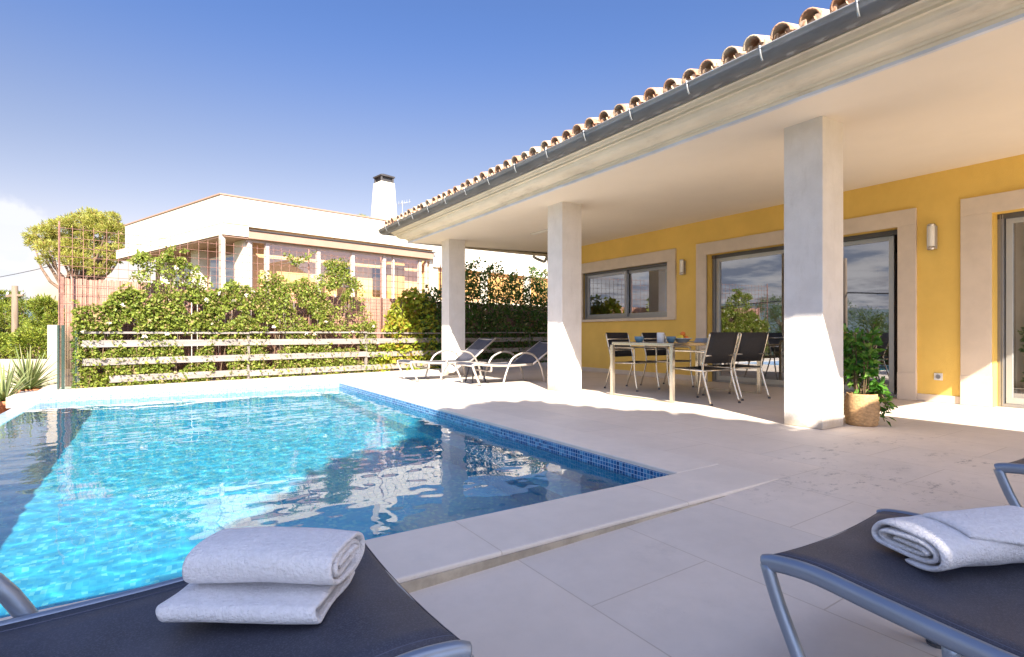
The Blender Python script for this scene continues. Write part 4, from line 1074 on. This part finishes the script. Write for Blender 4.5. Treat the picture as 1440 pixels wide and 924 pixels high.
# umbrella pine behind the house corner (px 40..178, y 300..395)
random.seed(31)
D = 24.0; c0 = at_d(112, 469, D); base = Vector((c0.x, c0.y, -.3))
cl_ = []
for (u, v_, rp) in ((62, 333, 17), (85, 322, 20), (112, 318, 22), (140, 316, 20), (162, 326, 17), (70, 352, 15), (98, 346, 18), (128, 348, 20), (155, 350, 16), (115, 370, 15), (140, 375, 13), (92, 362, 12), (50, 342, 9), (174, 340, 9), (64, 364, 8), (128, 305, 12), (152, 308, 10), (160, 368, 9)):
    for dd in (-.8, .9):
        p = at_d(u + random.uniform(-5, 5), v_ + random.uniform(-4, 4), D + dd * random.uniform(.5, 1.6)) - base; cl_.append((p.x, p.y, p.z, rp / FPX * D * 1.02, .62))
pine('umbrella pine with a loose flat crown behind the left end of the white house', base, 6, cl_, M['needle'], 3200, .15, .2)
# dense pines at the left edge
random.seed(33)
def bush_pine(label, u, vtop, vbot, rpx, D, seed, m='needle_dark'):
    random.seed(seed); c0 = at_d(u, 469, D); zb0 = -.8; base = Vector((c0.x, c0.y, zb0)); cl2 = []
    for i in range(22):
        v_ = vtop + (vbot - vtop) * random.random() ** .8; wv = rpx * (.45 + .55 * min(1, (v_ - vtop) / (rpx * .8) + .15))
        p = at_d(u + random.uniform(-1, 1) * wv, v_ + 8, D + random.uniform(-1, 1) * 1.2) - base; cl2.append((p.x, p.y, max(.5, p.z), random.uniform(9, 16) / FPX * D, .8))
    pine(label, base, 4, cl2, M[m], 2300, .17, .18, 'pine_tree')
bush_pine('dense bright green pine at the left edge behind the utility pole', 10, 405, 490, 34, 25, 1)
bush_pine('dense pine between the utility pole and the brushwood screen', 48, 418, 495, 24, 23, 2)
bush_pine('low bright pine just left of the brushwood screen', 66, 418, 495, 17, 22, 8)
bush_pine('far pine showing over the white flat roof beside the chimney', 508, 306, 330, 10, 46, 6, 'needle')
bush_pine('low pine standing left of the picture edge', -45, 410, 495, 36, 24, 3)
# clipped shrubs in front of them
random.seed(40)
for (u, v_, r_, lab) in ((5, 492, 20, 'low yellow green shrub at the foot of the pole, left edge'), (48, 488, 22, 'rounded yellow green shrub behind the stone wall')):
    D = 17; c = at_d(u, v_, D); e = tag(empty('round_shrub', (c.x, c.y, -.3)), lab, 'shrub', 'round shrubs behind the stone wall'); lf = MB(); st = MB(); rad = r_ / FPX * D * 1.15; zc = c.z + .3
    for i in range(3200):
        d = rdir(.1); rr_ = rad * random.uniform(.6, 1) * (1 + .25 * noise.noise(d * 2.5)); leaf(lf, Vector((d.x * rr_ * 1.3, d.y * rr_, zc + d.z * rr_)), (d + rdir() * .7), .09, .5)
    for i in range(8): d = rdir(1.2); st.tube([(0, 0, -.1), (d.x * rad * .6, d.y * rad * .6, zc)], .02, 5)
    lf.build('foliage', M['needle_dark'], e); st.build('stem', M['stem'], e)
# utility pole and cable
D = 20; c = at_d(21, 469, D); e = tag(empty('utility_pole', (c.x, c.y, -.6)), 'weathered wooden utility pole with small crossarm among the pines at left', 'utility pole')
hz = at_d(21, 402, D).z + .6
b = MB(); b.tube([(0, 0, 0), (0, 0, hz)], [.12, .09], 10); b.build('pole', M['post_wood'], e)
b = MB(); q = Rv * .32; b.beam(Vector((0, 0, hz - .38)) - q, Vector((0, 0, hz - .34)) + q, .07, .08); b.build('crossarm', M['post_wood'], e)
for s_ in (-1, 1):
    b = MB(); b.lathe([(.02, 0), (.045, .02), (.03, .05), (.045, .07), (.01, .1)], tuple(Rv * .27 * s_ + Vector((0, 0, hz - .33))), 10); b.build('insulator', M['ceramic'], e)
b = MB(); pa = at_d(-260, 415, 22); pb = at_d(100, 367, 26)
b.tube([pa.lerp(pb, i / 12) + Vector((0, 0, -.35 * 4 * (i / 12) * (1 - i / 12))) for i in range(13)], .018, 5); tag(b.build('overhead_cable', M['cable'], None), 'thin dark overhead cable crossing the cloud at the left', 'cable')

# ------------------------------------------------------------------ what the glass doors mirror (beyond the left picture edge)
random.seed(50)
for i, (x, y, h_, r_) in enumerate(((-15, 9.5, 3.2, 1.7), (-17, 13.2, 2.8, 1.9), (-14.5, 17, 3.4, 1.8), (-19, 20, 4.0, 2.4), (-16, 5.5, 3.0, 1.8))):
    cl3 = [(random.uniform(-1, 1) * r_, random.uniform(-1, 1) * r_, h_ - 1.2 + random.uniform(-.9, .7) + 1.2, random.uniform(.6, .95), .8) for _ in range(12)]
    pine(('bushy pine mirrored in the sliding door, nearest the pole', 'wide low pine west of the pool', 'round pine beyond the west hedge', 'tall pine far west of the pool', 'small pine at the south end of the west garden')[i], (x, y, -1.7), h_, cl3, M['leaf_far'], 900, .15, .16)
e = tag(empty('garden_hedge', (-7.2, 10, -1.7)), 'long clipped grey green hedge along the west side of the garden', 'hedge'); lf = MB()
for i in range(15000):
    y = random.uniform(-10, 12); 
    if random.random() < .3: p = Vector((random.uniform(-.35, .35), y, 2.1 + random.uniform(-.06, .05)))
    else: p = Vector((random.choice((.35, .33, .3)) + random.uniform(-.05, .05), y, random.uniform(0.9, 2.1)))
    leaf(lf, p, rdir(.2), .13, .55)
lf.build('foliage', M['leaf_far'], e)
q = MB(); q.box(-.3, .3, -10, 12, 0.01, 1.95); q.build('inner_twigs', M['stem'], e)
e = tag(empty('utility_pole', (-11.5, 13.2, -1.7)), 'tall wooden utility pole mirrored in the sliding door', 'utility pole')
b = MB(); b.tube([(0, 0, 0), (0, 0, 6.3)], [.15, .11], 10); b.build('pole', M['post_wood'], e)
b = MB()
for (dy, sg) in ((-1, 1), (1, 1)): b.tube([(0, 0, 4.6), (dy * .1, dy * 3, 4.35), (dy * .3, dy * 8, 4.1), (dy * .5, dy * 16, 4.3)], .03, 5)
b.build('wire', M['cable'], e)
# distant hills
hl = MB(); n = 90; vs = []
for i in range(n + 1):
    a = R(150) - R(240) * i / n + R(60); r0 = 900
    hgt = 28 + 40 * (noise.noise(Vector((i * .16, 3, 1))) * .5 + .5) * 1.2
    for (rr_, zz_) in ((r0, -2), (r0 + 150, hgt * .7), (r0 + 320, hgt), (r0 + 700, -2)): vs.append((-math.cos(a) * rr_ , math.sin(a) * rr_, zz_))
hl.add(vs, [(i * 4 + j, i * 4 + j + 1, (i + 1) * 4 + j + 1, (i + 1) * 4 + j) for i in range(n) for j in range(3)], True)
tag(hl.build('hills', mat('wooded hills', (.06, .09, .10), .95, var=.3, vscale=.01)), kind='structure')

# ------------------------------------------------------------------ shade givers behind the camera
random.seed(60)
c_ = []
tgt = [(-.6, 1.0), (.6, 1.6), (1.6, 2.2), (2.6, 2.6), (3.4, 2.6), (3.4, 2.5), (2.9, 4.0), (4.0, 3.15, .62), (4.15, 2.75, .55), (3.6, 3.5, .8), (2.2, 3.4), (1.0,2.6), (.5, .2), (1.8, .8), (3.0, 1.0), (4.2, .6), (2.6, 3.7), (3.4, 3.3), (-1.4, .2), (1.5, 3.1), (.2,-.6),(2,-.5),(4,-.6)]
B0 = Vector((-1.5, -7.2, -.1))
for (gx, gy, *rc) in tgt:
    t_ = random.uniform(5.2, 6.6); c_.append((gx - .51 * t_ - B0.x, gy - 1.22 * t_ - B0.y, t_ - B0.z, rc[0] if rc else random.uniform(.95, 1.15), .75))
pine('broad dense shade tree behind the photographer', B0, 7, c_, M['leaf_far'], 1500, .26, .22, 'shade_tree', wl=.6)
cp_ = tag(empty('added_shade_canopy', (3, -2.3, 0)), 'unseen flat canopy on four posts, added to shade the near terrace', 'canopy')  # made-up canopy, sized to cast the straight shadow edges on the terrace
q = MB(); q.box(-2.2, 1.87, -1.4, 1.25, 2.9, 3.0); q.build('shade_canopy_roof', M['white'], cp_)
for (x, y) in ((-2.1, -1.3), (1.75, -1.3), (-2.1, 1.15), (1.75, 1.15)):
    q = MB(); q.box(x - .05, x + .05, y - .05, y + .05, -.05, 2.9); q.build('post', M['white'], cp_)
